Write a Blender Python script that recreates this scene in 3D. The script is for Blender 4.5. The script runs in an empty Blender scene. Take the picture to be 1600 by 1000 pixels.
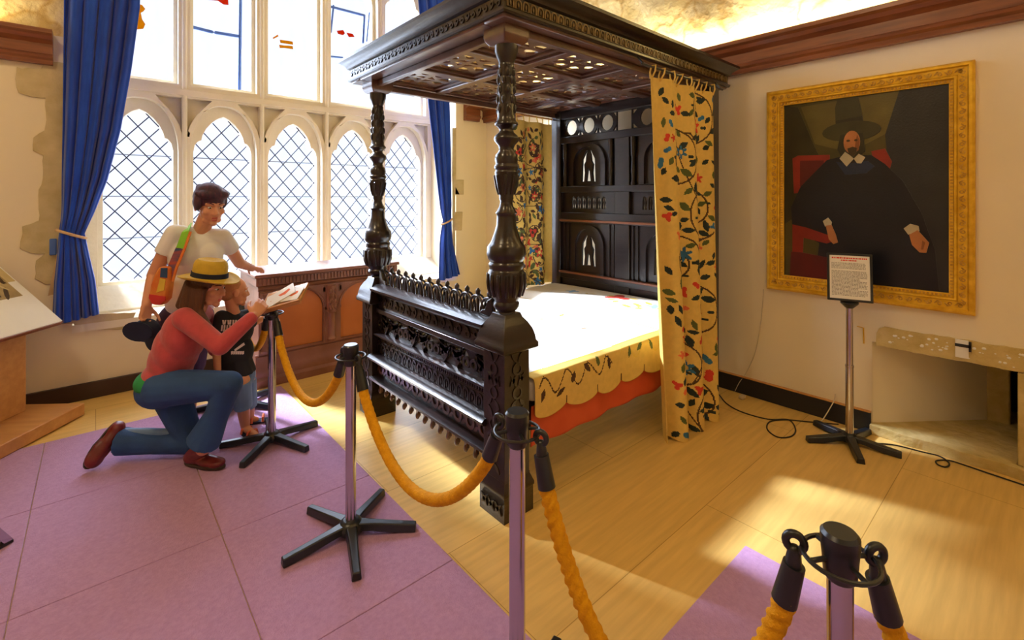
import bpy, bmesh, math, random
import numpy as np
from mathutils import Vector as V, Matrix as M
from mathutils.geometry import tessellate_polygon

C = bpy.context.scene.collection
PI = math.pi
R = math.radians

# ---------------------------------------------------------------- camera frame
F, EYE, HY = 743.0, 1.6, 310.0
FWD = V((0.6587, 0.7524, 0)).normalized()
RGT = V((FWD.y, -FWD.x, 0))
UP = V((0, 0, 1))


def at(px, py, d):
    return FWD * d + RGT * ((px - 800) / F * d) + V((0, 0, EYE - (py - HY) / F * d))


def on_floor(px, py, z=0.0):
    return at(px, py, F * (EYE - z) / (py - HY))


def on_X(px, py, X):
    r = (px - 800) / F
    return at(px, py, X / (FWD.x + RGT.x * r))


def on_Y(px, py, Y):
    r = (px - 800) / F
    return at(px, py, Y / (FWD.y + RGT.y * r))


cam_d = bpy.data.cameras.new('camera')
cam = bpy.data.objects.new('camera', cam_d)
C.objects.link(cam)
cam.location = (0, 0, EYE)
cam.rotation_euler = (PI / 2, 0, -math.atan2(FWD.x, FWD.y))
cam_d.sensor_width = 36
cam_d.lens = F / 1600 * 36
cam_d.shift_y = -190 / 1600
cam_d.clip_start = 0.02
bpy.context.scene.camera = cam


# ---------------------------------------------------------------- materials
def mat(name, col, rough=0.6, var=0.18, scale=6, bump=0.0, bscale=40, metal=0.0, spec=0.5,
        stretch=(1, 1, 1), col2=None, coat=0.0, sheen=0.0, detail=4, bdist=0.01):
    m = bpy.data.materials.new(name)
    m.use_nodes = True
    nt = m.node_tree
    b = nt.nodes['Principled BSDF']
    b.inputs['Roughness'].default_value = rough
    b.inputs['Metallic'].default_value = metal
    b.inputs['Specular IOR Level'].default_value = spec
    b.inputs['Coat Weight'].default_value = coat
    b.inputs['Coat Roughness'].default_value = 0.15
    b.inputs['Sheen Weight'].default_value = sheen
    tc = nt.nodes.new('ShaderNodeTexCoord')
    mp = nt.nodes.new('ShaderNodeMapping')
    mp.inputs['Scale'].default_value = stretch
    nt.links.new(tc.outputs['Object'], mp.inputs['Vector'])
    n = nt.nodes.new('ShaderNodeTexNoise')
    n.inputs['Scale'].default_value = scale
    n.inputs['Detail'].default_value = detail
    nt.links.new(mp.outputs['Vector'], n.inputs['Vector'])
    cr = nt.nodes.new('ShaderNodeValToRGB')
    c = col
    if col2 is None:
        lo = [x * (1 - var) for x in c]
        hi = [min(1, x * (1 + var)) for x in c]
    else:
        lo, hi = c, col2
    cr.color_ramp.elements[0].position = 0.3
    cr.color_ramp.elements[1].position = 0.7
    cr.color_ramp.elements[0].color = (*lo, 1)
    cr.color_ramp.elements[1].color = (*hi, 1)
    nt.links.new(n.outputs['Fac'], cr.inputs['Fac'])
    nt.links.new(cr.outputs['Color'], b.inputs['Base Color'])
    if bump > 0:
        n2 = nt.nodes.new('ShaderNodeTexNoise')
        n2.inputs['Scale'].default_value = bscale
        n2.inputs['Detail'].default_value = 6
        nt.links.new(mp.outputs['Vector'], n2.inputs['Vector'])
        bp = nt.nodes.new('ShaderNodeBump')
        bp.inputs['Strength'].default_value = bump
        bp.inputs['Distance'].default_value = bdist
        nt.links.new(n2.outputs['Fac'], bp.inputs['Height'])
        nt.links.new(bp.outputs['Normal'], b.inputs['Normal'])
    return m


def floor_mat():
    m = mat('oak_boards', (0.76, 0.50, 0.16), rough=0.36, var=0.1)
    nt = m.node_tree
    b = nt.nodes['Principled BSDF']
    tc = nt.nodes.new('ShaderNodeTexCoord')
    mp = nt.nodes.new('ShaderNodeMapping')
    nt.links.new(tc.outputs['Object'], mp.inputs['Vector'])
    br = nt.nodes.new('ShaderNodeTexBrick')
    br.inputs['Color1'].default_value = (0.80, 0.545, 0.18, 1)
    br.inputs['Color2'].default_value = (0.75, 0.495, 0.145, 1)
    br.inputs['Mortar'].default_value = (0.46, 0.25, 0.04, 1)
    br.inputs['Scale'].default_value = 1.0
    br.inputs['Mortar Size'].default_value = 0.0025
    br.inputs['Mortar Smooth'].default_value = 0.6
    br.inputs['Brick Width'].default_value = 2.4
    br.inputs['Row Height'].default_value = 0.6
    nt.links.new(mp.outputs['Vector'], br.inputs['Vector'])
    mp2 = nt.nodes.new('ShaderNodeMapping')
    mp2.inputs['Scale'].default_value = (1.2, 16, 1)
    nt.links.new(tc.outputs['Object'], mp2.inputs['Vector'])
    n = nt.nodes.new('ShaderNodeTexNoise')
    n.inputs['Scale'].default_value = 2.2
    n.inputs['Detail'].default_value = 6
    nt.links.new(mp2.outputs['Vector'], n.inputs['Vector'])
    cr = nt.nodes.new('ShaderNodeValToRGB')
    cr.color_ramp.elements[0].position = 0.35
    cr.color_ramp.elements[1].position = 0.68
    cr.color_ramp.elements[0].color = (0.90, 0.88, 0.84, 1)
    cr.color_ramp.elements[1].color = (1.05, 1.04, 1.02, 1)
    nt.links.new(n.outputs['Fac'], cr.inputs['Fac'])
    mx = nt.nodes.new('ShaderNodeMix')
    mx.data_type = 'RGBA'
    mx.blend_type = 'MULTIPLY'
    mx.inputs[0].default_value = 1
    nt.links.new(br.outputs['Color'], mx.inputs[6])
    nt.links.new(cr.outputs['Color'], mx.inputs[7])
    nt.links.new(mx.outputs[2], b.inputs['Base Color'])
    return m


def stone_mat(name, a, b2, scale=3.5, bump=0.6, crack=True, dark=(0.55, 0.45, 0.3)):
    m = mat(name, a, rough=0.9, col2=b2, scale=scale, bump=bump, bscale=14, detail=8, bdist=0.02)
    if crack:
        nt = m.node_tree
        bs = nt.nodes['Principled BSDF']
        src = bs.inputs['Base Color'].links[0].from_socket
        tc = nt.nodes.new('ShaderNodeTexCoord')
        vo = nt.nodes.new('ShaderNodeTexVoronoi')
        vo.feature = 'DISTANCE_TO_EDGE'
        vo.inputs['Scale'].default_value = 3.0
        ns = nt.nodes.new('ShaderNodeTexNoise')
        ns.inputs['Scale'].default_value = 4
        mxv = nt.nodes.new('ShaderNodeMix')
        mxv.data_type = 'RGBA'
        mxv.inputs[0].default_value = 0.25
        nt.links.new(tc.outputs['Object'], mxv.inputs[6])
        nt.links.new(tc.outputs['Object'], ns.inputs['Vector'])
        nt.links.new(ns.outputs['Color'], mxv.inputs[7])
        nt.links.new(mxv.outputs[2], vo.inputs['Vector'])
        cr = nt.nodes.new('ShaderNodeValToRGB')
        cr.color_ramp.elements[0].color = (*dark, 1)
        cr.color_ramp.elements[1].color = (1, 1, 1, 1)
        cr.color_ramp.elements[1].position = 0.06
        nt.links.new(vo.outputs['Distance'], cr.inputs['Fac'])
        mx = nt.nodes.new('ShaderNodeMix')
        mx.data_type = 'RGBA'
        mx.blend_type = 'MULTIPLY'
        mx.inputs[0].default_value = 1
        nt.links.new(src, mx.inputs[6])
        nt.links.new(cr.outputs['Color'], mx.inputs[7])
        nt.links.new(mx.outputs[2], bs.inputs['Base Color'])
    return m


def glass_mat(name, tint):
    m = bpy.data.materials.new(name)
    m.use_nodes = True
    nt = m.node_tree
    nt.nodes.remove(nt.nodes['Principled BSDF'])
    out = nt.nodes['Material Output']
    tr = nt.nodes.new('ShaderNodeBsdfTransparent')
    n = nt.nodes.new('ShaderNodeTexNoise')
    n.inputs['Scale'].default_value = 5
    cr = nt.nodes.new('ShaderNodeValToRGB')
    cr.color_ramp.elements[0].color = (*[x * 0.93 for x in tint], 1)
    cr.color_ramp.elements[1].color = (*tint, 1)
    nt.links.new(n.outputs['Fac'], cr.inputs['Fac'])
    nt.links.new(cr.outputs['Color'], tr.inputs['Color'])
    gl = nt.nodes.new('ShaderNodeBsdfGlossy')
    gl.inputs['Roughness'].default_value = 0.05
    mx = nt.nodes.new('ShaderNodeMixShader')
    mx.inputs[0].default_value = 0.04
    nt.links.new(tr.outputs[0], mx.inputs[1])
    nt.links.new(gl.outputs[0], mx.inputs[2])
    nt.links.new(mx.outputs[0], out.inputs['Surface'])
    return m


MT = {}
MT['floor'] = floor_mat()
MT['carpet'] = mat('lilac_carpet', (0.44, 0.245, 0.46), rough=0.95, col2=(0.52, 0.30, 0.53), scale=60, bump=0.4, bscale=160, spec=0.1, sheen=0.2)
MT['plaster'] = mat('cream_plaster', (0.86, 0.75, 0.54), rough=0.85, var=0.03, scale=2, bump=0.08, bscale=30, spec=0.2)
MT['stone'] = stone_mat('window_stone', (0.80, 0.72, 0.55), (0.90, 0.83, 0.68), scale=2.5, bump=0.25, crack=False)
MT['quoin'] = stone_mat('quoin_stone', (0.50, 0.40, 0.20), (0.68, 0.56, 0.33), scale=7, bump=0.5, crack=False)
MT['rubble'] = stone_mat('rubble_stone', (0.64, 0.49, 0.20), (0.86, 0.72, 0.40), scale=5, bump=0.9, dark=(0.75, 0.62, 0.42))
MT['hearthstone'] = stone_mat('hearth_stone', (0.50, 0.37, 0.12), (0.66, 0.52, 0.24), scale=9, bump=1.0, crack=False)
MT['cornice'] = mat('cornice_wood', (0.16, 0.045, 0.015), rough=0.35, col2=(0.30, 0.095, 0.03), scale=3, stretch=(1, 1, 10), coat=0.3)
MT['base_black'] = mat('black_baseboard', (0.012, 0.012, 0.016), rough=0.5)
MT['base_brown'] = mat('brown_baseboard', (0.05, 0.022, 0.014), rough=0.5)
MT['bedwood'] = mat('black_oak', (0.006, 0.0038, 0.004), rough=0.28, col2=(0.018, 0.008, 0.007), scale=9, stretch=(1, 1, 3), bump=0.12, bscale=30, spec=0.5, coat=0.4)
MT['bedwood_mid'] = mat('brown_oak_bounce', (0.07, 0.026, 0.016), rough=0.32, col2=(0.15, 0.06, 0.033), scale=8, bump=0.15, bscale=30, spec=0.6, coat=0.4)  # brown oak, lightened to carry floor bounce on the canopy underside
MT['bedwood_gilt'] = mat('worn_gilt_oak', (0.10, 0.06, 0.02), rough=0.45, col2=(0.22, 0.14, 0.04), scale=14, bump=0.3)
MT['chest'] = mat('chest_oak', (0.20, 0.075, 0.045), rough=0.4, col2=(0.30, 0.12, 0.075), scale=5, bump=0.15, bscale=30)
MT['chest_panel'] = mat('chest_panel_oak', (0.50, 0.14, 0.03), rough=0.35, col2=(0.60, 0.19, 0.045), scale=3)
MT['pine'] = mat('orange_pine', (0.55, 0.25, 0.07), rough=0.4, col2=(0.66, 0.33, 0.10), scale=3, stretch=(1, 8, 8))
MT['mahog'] = mat('red_brown_wood', (0.20, 0.045, 0.018), rough=0.35, col2=(0.28, 0.075, 0.03), scale=4)
MT['blue'] = mat('royal_blue_cloth', (0.006, 0.048, 0.42), rough=0.65, col2=(0.010, 0.075, 0.55), scale=5, sheen=0.3, spec=0.25)
MT['lining'] = mat('beige_lining', (0.62, 0.42, 0.24), rough=0.8)
MT['linen'] = mat('yellow_linen', (0.76, 0.53, 0.14), rough=0.85, var=0.06, scale=30, bump=0.15, bscale=220, spec=0.15)
MT['linen_pale'] = mat('cream_linen', (0.84, 0.82, 0.76), rough=0.85, var=0.04, scale=10, spec=0.15)
MT['vine'] = mat('dark_vine_thread', (0.07, 0.03, 0.012), rough=0.8)
MT['leaf_dark'] = mat('dark_leaf_thread', (0.012, 0.028, 0.03), rough=0.8)
MT['leaf_green'] = mat('green_leaf_thread', (0.09, 0.12, 0.03), rough=0.8)
MT['leaf_yellow'] = mat('yellow_leaf_thread', (0.72, 0.50, 0.06), rough=0.8)
MT['red'] = mat('red_thread', (0.62, 0.045, 0.022), rough=0.8)
MT['orange'] = mat('orange_thread', (0.75, 0.16, 0.06), rough=0.8)
MT['teal'] = mat('blue_thread', (0.03, 0.17, 0.38), rough=0.8)
MT['sky_thread'] = mat('pale_blue_thread', (0.25, 0.50, 0.80), rough=0.8)
MT['valance'] = mat('red_valance_cloth', (0.60, 0.075, 0.02), rough=0.7, col2=(0.70, 0.11, 0.03), scale=5)
MT['gilt'] = mat('gilt', (0.66, 0.36, 0.015), rough=0.36, col2=(0.90, 0.58, 0.05), scale=18, bump=0.4, bscale=60, metal=0.55)
MT['gilt_dark'] = mat('gilt_relief', (0.42, 0.20, 0.02), rough=0.45, col2=(0.75, 0.46, 0.07), scale=40, bump=0.6, bscale=60, metal=0.45)
MT['chrome'] = mat('polished_steel', (0.55, 0.53, 0.60), rough=0.16, var=0.04, metal=1.0)
MT['black_plastic'] = mat('black_plastic', (0.010, 0.013, 0.018), rough=0.32, var=0.2, spec=0.6)
MT['rope'] = mat('golden_rope', (0.72, 0.32, 0.006), rough=0.75, col2=(0.88, 0.43, 0.01), scale=40, bump=0.5, bscale=150, spec=0.2)
MT['white'] = mat('white_paper', (0.85, 0.84, 0.82), rough=0.7, var=0.02)
MT['grey_ink'] = mat('grey_print', (0.30, 0.29, 0.30), rough=0.8)
MT['red_ink'] = mat('red_print', (0.75, 0.06, 0.04), rough=0.8)
MT['skin'] = mat('skin', (0.66, 0.31, 0.185), rough=0.5, var=0.06, scale=8, spec=0.35)
MT['skin_boy'] = mat('skin_child', (0.72, 0.33, 0.18), rough=0.5, var=0.06, scale=8, spec=0.35)
MT['lip'] = mat('lip', (0.55, 0.11, 0.09), rough=0.45)
MT['eyewhite'] = mat('eye_white', (0.8, 0.78, 0.74), rough=0.3, var=0.02)
MT['iris'] = mat('dark_iris', (0.03, 0.018, 0.012), rough=0.25)
MT['hair_plum'] = mat('plum_black_hair', (0.02, 0.012, 0.035), rough=0.6, col2=(0.10, 0.02, 0.05), scale=5, stretch=(12, 12, 2), bump=0.5, bscale=20)
MT['hair_brown'] = mat('brown_hair', (0.05, 0.015, 0.006), rough=0.45, col2=(0.12, 0.038, 0.013), scale=5, stretch=(14, 14, 1), bump=0.5, bscale=20)
MT['hair_fair'] = mat('sandy_hair', (0.50, 0.22, 0.09), rough=0.5, col2=(0.60, 0.28, 0.12), scale=10, bump=0.4)
MT['tee_white'] = mat('white_cotton', (0.82, 0.81, 0.82), rough=0.85, var=0.03)
MT['shorts_dark'] = mat('plum_shorts', (0.05, 0.018, 0.06), rough=0.8)
MT['cardigan'] = mat('coral_knit', (0.52, 0.065, 0.075), rough=0.85, var=0.1, scale=20, bump=0.2, bscale=200, sheen=0.3)
MT['green'] = mat('green_cotton', (0.02, 0.30, 0.08), rough=0.85)
MT['jeans'] = mat('blue_denim', (0.014, 0.05, 0.17), rough=0.8, col2=(0.03, 0.10, 0.30), scale=4, bump=0.15, bscale=250)
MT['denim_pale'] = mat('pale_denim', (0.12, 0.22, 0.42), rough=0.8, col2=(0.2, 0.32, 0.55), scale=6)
MT['shoe'] = mat('maroon_leather', (0.11, 0.01, 0.014), rough=0.4, col2=(0.2, 0.02, 0.02), scale=10)
MT['sole'] = mat('dark_sole', (0.05, 0.03, 0.02), rough=0.7)
MT['straw'] = mat('mustard_straw', (0.58, 0.38, 0.03), rough=0.7, var=0.12, scale=20, bump=0.3, bscale=120)
MT['navy'] = mat('navy_cloth', (0.008, 0.014, 0.045), rough=0.8)
MT['tee_black'] = mat('charcoal_cotton', (0.014, 0.014, 0.022), rough=0.85)
MT['print_pink'] = mat('pink_white_print', (0.75, 0.60, 0.60), rough=0.7)
MT['bag_orange'] = mat('orange_patchwork', (0.70, 0.13, 0.02), rough=0.7, col2=(0.75, 0.30, 0.05), scale=14)
MT['bag_red'] = mat('red_patchwork', (0.55, 0.03, 0.03), rough=0.7)
MT['bag_green'] = mat('lime_patchwork', (0.22, 0.55, 0.03), rough=0.7)
MT['strap_blue'] = mat('blue_strap', (0.02, 0.07, 0.20), rough=0.6)
MT['purple'] = mat('purple_cloth', (0.25, 0.06, 0.42), rough=0.8)
MT['lead'] = mat('lead_came', (0.03, 0.035, 0.10), rough=0.6)
MT['saddle'] = mat('iron_saddle_bar', (0.35, 0.37, 0.42), rough=0.6)
MT['casement'] = mat('blue_casement', (0.07, 0.16, 0.50), rough=0.5)
MT['glass'] = glass_mat('clear_glass', (0.90, 0.93, 0.98))
MT['stain_yellow'] = glass_mat('yellow_stained_glass', (0.80, 0.42, 0.01))
MT['stain_red'] = glass_mat('red_stained_glass', (0.75, 0.10, 0.02))
MT['cable'] = mat('black_cable', (0.012, 0.008, 0.006), rough=0.5)
MT['cable_white'] = mat('cream_cable', (0.62, 0.52, 0.36), rough=0.5)
MT['fireback'] = mat('dark_fireback', (0.012, 0.014, 0.02), rough=0.9)  # near-black lining of the fireplace opening


# ---------------------------------------------------------------- mesh builder
class MB:
    def __init__(s):
        s.v, s.f, s.mi = [], [], []
        s.m = 0

    def _add(s, vs, fs):
        b = len(s.v)
        s.v.extend(V(x) for x in vs)
        for f in fs:
            s.f.append([b + i for i in f])
            s.mi.append(s.m)

    def box(s, lo, hi, mtx=None):
        x0, y0, z0 = lo
        x1, y1, z1 = hi
        vs = [V(p) for p in ((x0, y0, z0), (x1, y0, z0), (x1, y1, z0), (x0, y1, z0), (x0, y0, z1), (x1, y0, z1), (x1, y1, z1), (x0, y1, z1))]
        if mtx:
            vs = [mtx @ p for p in vs]
        s._add(vs, [(0, 3, 2, 1), (4, 5, 6, 7), (0, 1, 5, 4), (1, 2, 6, 5), (2, 3, 7, 6), (3, 0, 4, 7)])

    def hexa(s, b4, t4):
        s._add(list(b4) + list(t4), [(0, 3, 2, 1), (4, 5, 6, 7), (0, 1, 5, 4), (1, 2, 6, 5), (2, 3, 7, 6), (3, 0, 4, 7)])

    def lathe(s, prof, mtx=None, seg=24, sq=0.0):
        """prof: (r, h) pairs from bottom to top about local z; sq>0 squares the section off"""
        vs, fs = [], []
        n = len(prof)
        for r, h in prof:
            for k in range(seg):
                a = 2 * PI * k / seg
                c, sn = math.cos(a), math.sin(a)
                q = 1.0
                if sq:
                    q = 1 / max(abs(c), abs(sn)) * sq + (1 - sq)
                vs.append(V((r * q * c, r * q * sn, h)))
        for i in range(n - 1):
            for k in range(seg):
                k2 = (k + 1) % seg
                fs.append((i * seg + k, i * seg + k2, (i + 1) * seg + k2, (i + 1) * seg + k))
        fs.append(tuple(range(seg - 1, -1, -1)))
        fs.append(tuple((n - 1) * seg + k for k in range(seg)))
        if mtx:
            vs = [mtx @ p for p in vs]
        s._add(vs, fs)

    def square(s, prof, c):
        """prof: (half width, z) square-section column about the axis through c"""
        vs, fs = [], []
        for r, z in prof:
            vs += [V((c[0] + a * r, c[1] + b * r, z)) for a, b in ((-1, -1), (1, -1), (1, 1), (-1, 1))]
        n = len(prof)
        for i in range(n - 1):
            for k in range(4):
                k2 = (k + 1) % 4
                fs.append((i * 4 + k, i * 4 + k2, i * 4 + 4 + k2, i * 4 + 4 + k))
        fs.append((3, 2, 1, 0))
        fs.append(tuple((n - 1) * 4 + k for k in range(4)))
        s._add(vs, fs)

    def capsule(s, p0, r0, p1, r1, seg=14, flat=False):
        p0, p1 = V(p0), V(p1)
        ax = p1 - p0
        L = max(ax.length, 1e-5)
        mtx = M.Translation(p0) @ ax.to_track_quat('Z', 'Y').to_matrix().to_4x4()
        if flat:
            prof = [(r0, 0), (r1, L)]
        else:
            prof = [(max(r0 * math.cos(a), 1e-4), r0 * math.sin(a)) for a in [-PI / 2 + i * PI / 10 for i in range(6)]]
            prof += [(max(r1 * math.cos(a), 1e-4), L + r1 * math.sin(a)) for a in [i * PI / 10 for i in range(6)]]
        s.lathe(prof, mtx, seg)

    def ell(s, c, rad, X=(1, 0, 0), Y=(0, 1, 0), Z=(0, 0, 1), seg=20, rings=12):
        X, Y, Z = V(X), V(Y), V(Z)
        mtx = M(((X.x * rad[0], Y.x * rad[1], Z.x * rad[2], c[0]), (X.y * rad[0], Y.y * rad[1], Z.y * rad[2], c[1]),
                 (X.z * rad[0], Y.z * rad[1], Z.z * rad[2], c[2]), (0, 0, 0, 1)))
        prof = [(max(math.cos(a), 1e-3), math.sin(a)) for a in [-PI / 2 + i * PI / rings for i in range(rings + 1)]]
        s.lathe(prof, mtx, seg)

    def tube(s, pts, rad, seg=10, closed=False, strands=0, twist=0.0, amp=0.12):
        pts = [V(p) for p in pts]
        n = len(pts)
        rads = rad if isinstance(rad, (list, tuple)) else [rad] * n
        vs, fs = [], []
        up = V((0, 0, 1))
        prev = None
        dist = 0
        for i, p in enumerate(pts):
            a = pts[(i - 1) % n] if (closed or i > 0) else p
            b = pts[(i + 1) % n] if (closed or i < n - 1) else p
            t = (b - a).normalized()
            if prev is None:
                x = t.orthogonal().normalized()
                if abs(t.z) < 0.95:
                    x = t.cross(up).normalized()
            else:
                x = (prev - t * prev.dot(t)).normalized()
            prev = x
            y = t.cross(x)
            if i:
                dist += (p - pts[i - 1]).length
            for k in range(seg):
                an = 2 * PI * k / seg
                r = rads[i]
                if strands:
                    r *= 1 + amp * (abs(math.cos(strands / 2 * (an - twist * dist))) * 2 - 1.2)
                vs.append(p + x * (r * math.cos(an)) + y * (r * math.sin(an)))
        m = n if closed else n - 1
        for i in range(m):
            j = (i + 1) % n
            for k in range(seg):
                k2 = (k + 1) % seg
                fs.append((i * seg + k, i * seg + k2, j * seg + k2, j * seg + k))
        if not closed:
            fs.append(tuple(range(seg - 1, -1, -1)))
            fs.append(tuple((n - 1) * seg + k for k in range(seg)))
        s._add(vs, fs)

    def plate(s, loops, t0, t1, O=(0, 0, 0), U=(1, 0, 0), W=(0, 0, 1), N=None):
        """flat cut-out plate: first loop outer, others holes; (u,v) on U,W; thickness t0..t1 along N"""
        O, U, W = V(O), V(U), V(W)
        N = V(N) if N is not None else U.cross(W)
        flip = U.cross(W).dot(N) < 0
        polys = [[V((a, b, 0)) for a, b in lp] for lp in loops]
        tris = tessellate_polygon(polys)
        flat = [p for lp in polys for p in lp]
        n = len(flat)
        vs = [O + U * p.x + W * p.y + N * t1 for p in flat] + [O + U * p.x + W * p.y + N * t0 for p in flat]
        fs = []
        for t in tris:
            a, b, c = flat[t[0]], flat[t[1]], flat[t[2]]
            ccw = (b.x - a.x) * (c.y - a.y) - (b.y - a.y) * (c.x - a.x) > 0
            tt = t if (ccw != flip) else (t[0], t[2], t[1])
            fs.append(tuple(tt))
            fs.append((tt[0] + n, tt[2] + n, tt[1] + n))
        base = 0
        for li, lp in enumerate(polys):
            k = len(lp)
            area = sum(lp[i].x * lp[(i + 1) % k].y - lp[(i + 1) % k].x * lp[i].y for i in range(k))
            fwd = (area > 0) == (li == 0)
            if flip:
                fwd = not fwd
            for i in range(k):
                j = (i + 1) % k
                a, b = base + i, base + j
                fs.append((a + n, b + n, b, a) if fwd else (a, b, b + n, a + n))
            base += k
        s._add(vs, fs)

    def sweep(s, prof, p0, p1, out):
        """prof (out, z) polygon extruded from p0 to p1"""
        p0, p1, out = V(p0), V(p1), V(out)
        n = len(prof)
        vs = [p0 + out * a + UP * b for a, b in prof] + [p1 + out * a + UP * b for a, b in prof]
        fs = [(i, (i + 1) % n, n + (i + 1) % n, n + i) for i in range(n)]
        fs += [tuple(range(n - 1, -1, -1)), tuple(range(n, 2 * n))]
        s._add(vs, fs)

    def mesh(s, name, mats, off=V((0, 0, 0)), smooth=40):
        me = bpy.data.meshes.new(name)
        me.from_pydata([tuple(p - off) for p in s.v], [], s.f)
        for m in (mats if isinstance(mats, (list, tuple)) else [mats]):
            me.materials.append(MT[m] if isinstance(m, str) else m)
        if len(me.materials) > 1:
            me.polygons.foreach_set('material_index', s.mi)
        if smooth:
            me.polygons.foreach_set('use_smooth', [True] * len(me.polygons))
            me.set_sharp_from_angle(angle=R(smooth))
        bm = bmesh.new()
        bm.from_mesh(me)
        bmesh.ops.recalc_face_normals(bm, faces=bm.faces)
        bm.to_mesh(me)
        bm.free()
        me.update()
        return me


def base_of(o):
    p = V((0, 0, 0))
    while o is not None:
        p += o.location
        o = o.parent
    return p


def obj(name, mb, mats, parent=None, bevel=0.0, smooth=40, origin=None, local=False):
    """one mesh object; mb is in world space (or in the parent's space when local)"""
    off = V((0, 0, 0))
    loc = V((0, 0, 0))
    if parent is not None and not local:
        off = base_of(parent)
    if parent is None and origin is not None:
        off = V(origin)
        loc = V(origin)
    me = mb.mesh(name, mats, off, smooth) if isinstance(mb, MB) else mb
    o = bpy.data.objects.new(name, me)
    C.objects.link(o)
    o.location = loc
    if parent is not None:
        o.parent = parent
    if bevel:
        b = o.modifiers.new('bevel', 'BEVEL')
        b.width = bevel
        b.segments = 2
        b.limit_method = 'ANGLE'
        b.angle_limit = R(40)
    return o


def tag(o, label=None, cat=None, group=None, kind=None):
    if label:
        o['label'] = label
    if cat:
        o['category'] = cat
    if group:
        o['group'] = group
    if kind:
        o['kind'] = kind
    return o


def thing(name, label, cat, loc=(0, 0, 0), rotz=0.0, group=None):
    o = bpy.data.objects.new(name, None)
    o.empty_display_size = 0.1
    C.objects.link(o)
    o.location = loc
    o.rotation_euler = (0, 0, rotz)
    return tag(o, label, cat, group)


def struct(name, mb, mats, parent=None, smooth=30, bevel=0.0):
    o = obj(name, mb, mats, parent, smooth=smooth, bevel=bevel)
    if parent is None:
        o['kind'] = 'structure'
    return o


def dup(root, loc=None, rotz=None, label=None):
    def rec(o, parent):
        c = o.copy()
        C.objects.link(c)
        c.parent = parent
        for ch in o.children:
            rec(ch, c)
        return c
    r = rec(root, None)
    if loc is not None:
        r.location = loc
    if rotz is not None:
        r.rotation_euler = (0, 0, rotz)
    if label:
        r['label'] = label
    return r


def copy_part(o, loc):
    c = o.copy()
    C.objects.link(c)
    c.parent = o.parent
    c.location = loc
    return c


# 2-D outline helpers
def rect(a, b, c, d):
    return [(a, b), (c, b), (c, d), (a, d)]


def circ(x, y, r, n=20, ry=None):
    ry = ry or r
    return [(x + r * math.cos(2 * PI * i / n), y + ry * math.sin(2 * PI * i / n)) for i in range(n)]


def arch(u0, u1, v0, vs, vp, n=10, cusp=False):
    """pointed arch outline, counter-clockwise"""
    c, w = (u0 + u1) / 2, (u1 - u0) / 2
    if cusp:
        side = [(1, 0), (1.0, 0.12), (0.95, 0.28), (0.84, 0.38), (0.74, 0.40), (0.70, 0.52), (0.58, 0.68), (0.40, 0.83), (0.2, 0.94)]
    else:
        side = [(math.cos(i / n * PI / 2) ** 0.85, math.sin(i / n * PI / 2) ** 1.0) for i in range(n)]
    h = vp - vs
    pts = [(u0, v0), (u1, v0)]
    pts += [(c + a * w, vs + b * h) for a, b in side]
    pts.append((c, vp))
    pts += [(c - a * w, vs + b * h) for a, b in reversed(side)]
    return pts


def inside(p, poly):
    x, y = p
    r = False
    n = len(poly)
    for i in range(n):
        x1, y1 = poly[i]
        x2, y2 = poly[(i + 1) % n]
        if (y1 > y) != (y2 > y) and x < (x2 - x1) * (y - y1) / (y2 - y1) + x1:
            r = not r
    return r


def clip_line(a, b, poly, step=0.01):
    L = math.dist(a, b)
    n = max(2, int(L / step))
    segs, cur = [], None
    last = None
    for i in range(n + 1):
        p = (a[0] + (b[0] - a[0]) * i / n, a[1] + (b[1] - a[1]) * i / n)
        if inside(p, poly):
            if cur is None:
                cur = p
            last = p
        elif cur is not None:
            segs.append((cur, last))
            cur = None
    if cur is not None:
        segs.append((cur, last))
    return [s2 for s2 in segs if math.dist(*s2) > 0.02]
# ================================================================ ROOM
YW, YG, XR = 5.1, 5.86, 4.0          # window-wall face, glass plane, painting-wall face
RX0, RX1, SILL, HEAD = -0.14, 3.50, 0.60, 4.75
XB, YB, ZC = -3.2, -2.6, 5.3         # walls behind the camera, ceiling
ZT = 2.62                            # underside of the cornice

mb = MB(); mb.box((XB, YB, -0.1), (XR + 1.2, YG + 0.1, 0))
struct('floor', mb, 'floor')

# window wall: below the sill, two piers, above the recess
mb = MB()
mb.box((XB, YW, 0), (XR + 0.3, YG + 0.1, SILL - 0.06))
mb.box((XB, YW, SILL - 0.06), (RX0, YG + 0.1, ZT + 0.24))
mb.box((RX1, YW, SILL - 0.06), (XR + 0.3, YG + 0.1, ZT + 0.24))
struct('wall_back', mb, 'plaster')
mb = MB()
mb.box((RX0, YW - 0.015, SILL - 0.06), (RX1, 5.70, SILL))
mb.hexa([V((RX0, 5.45, SILL)), V((RX1, 5.45, SILL)), V((RX1, 5.72, SILL)), V((RX0, 5.72, SILL))],
        [V((RX0, 5.45, SILL + 0.02)), V((RX1, 5.45, SILL + 0.02)), V((RX1, 5.72, SILL + 0.2)), V((RX0, 5.72, SILL + 0.2))])
struct('window_sill', mb, 'stone')


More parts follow.
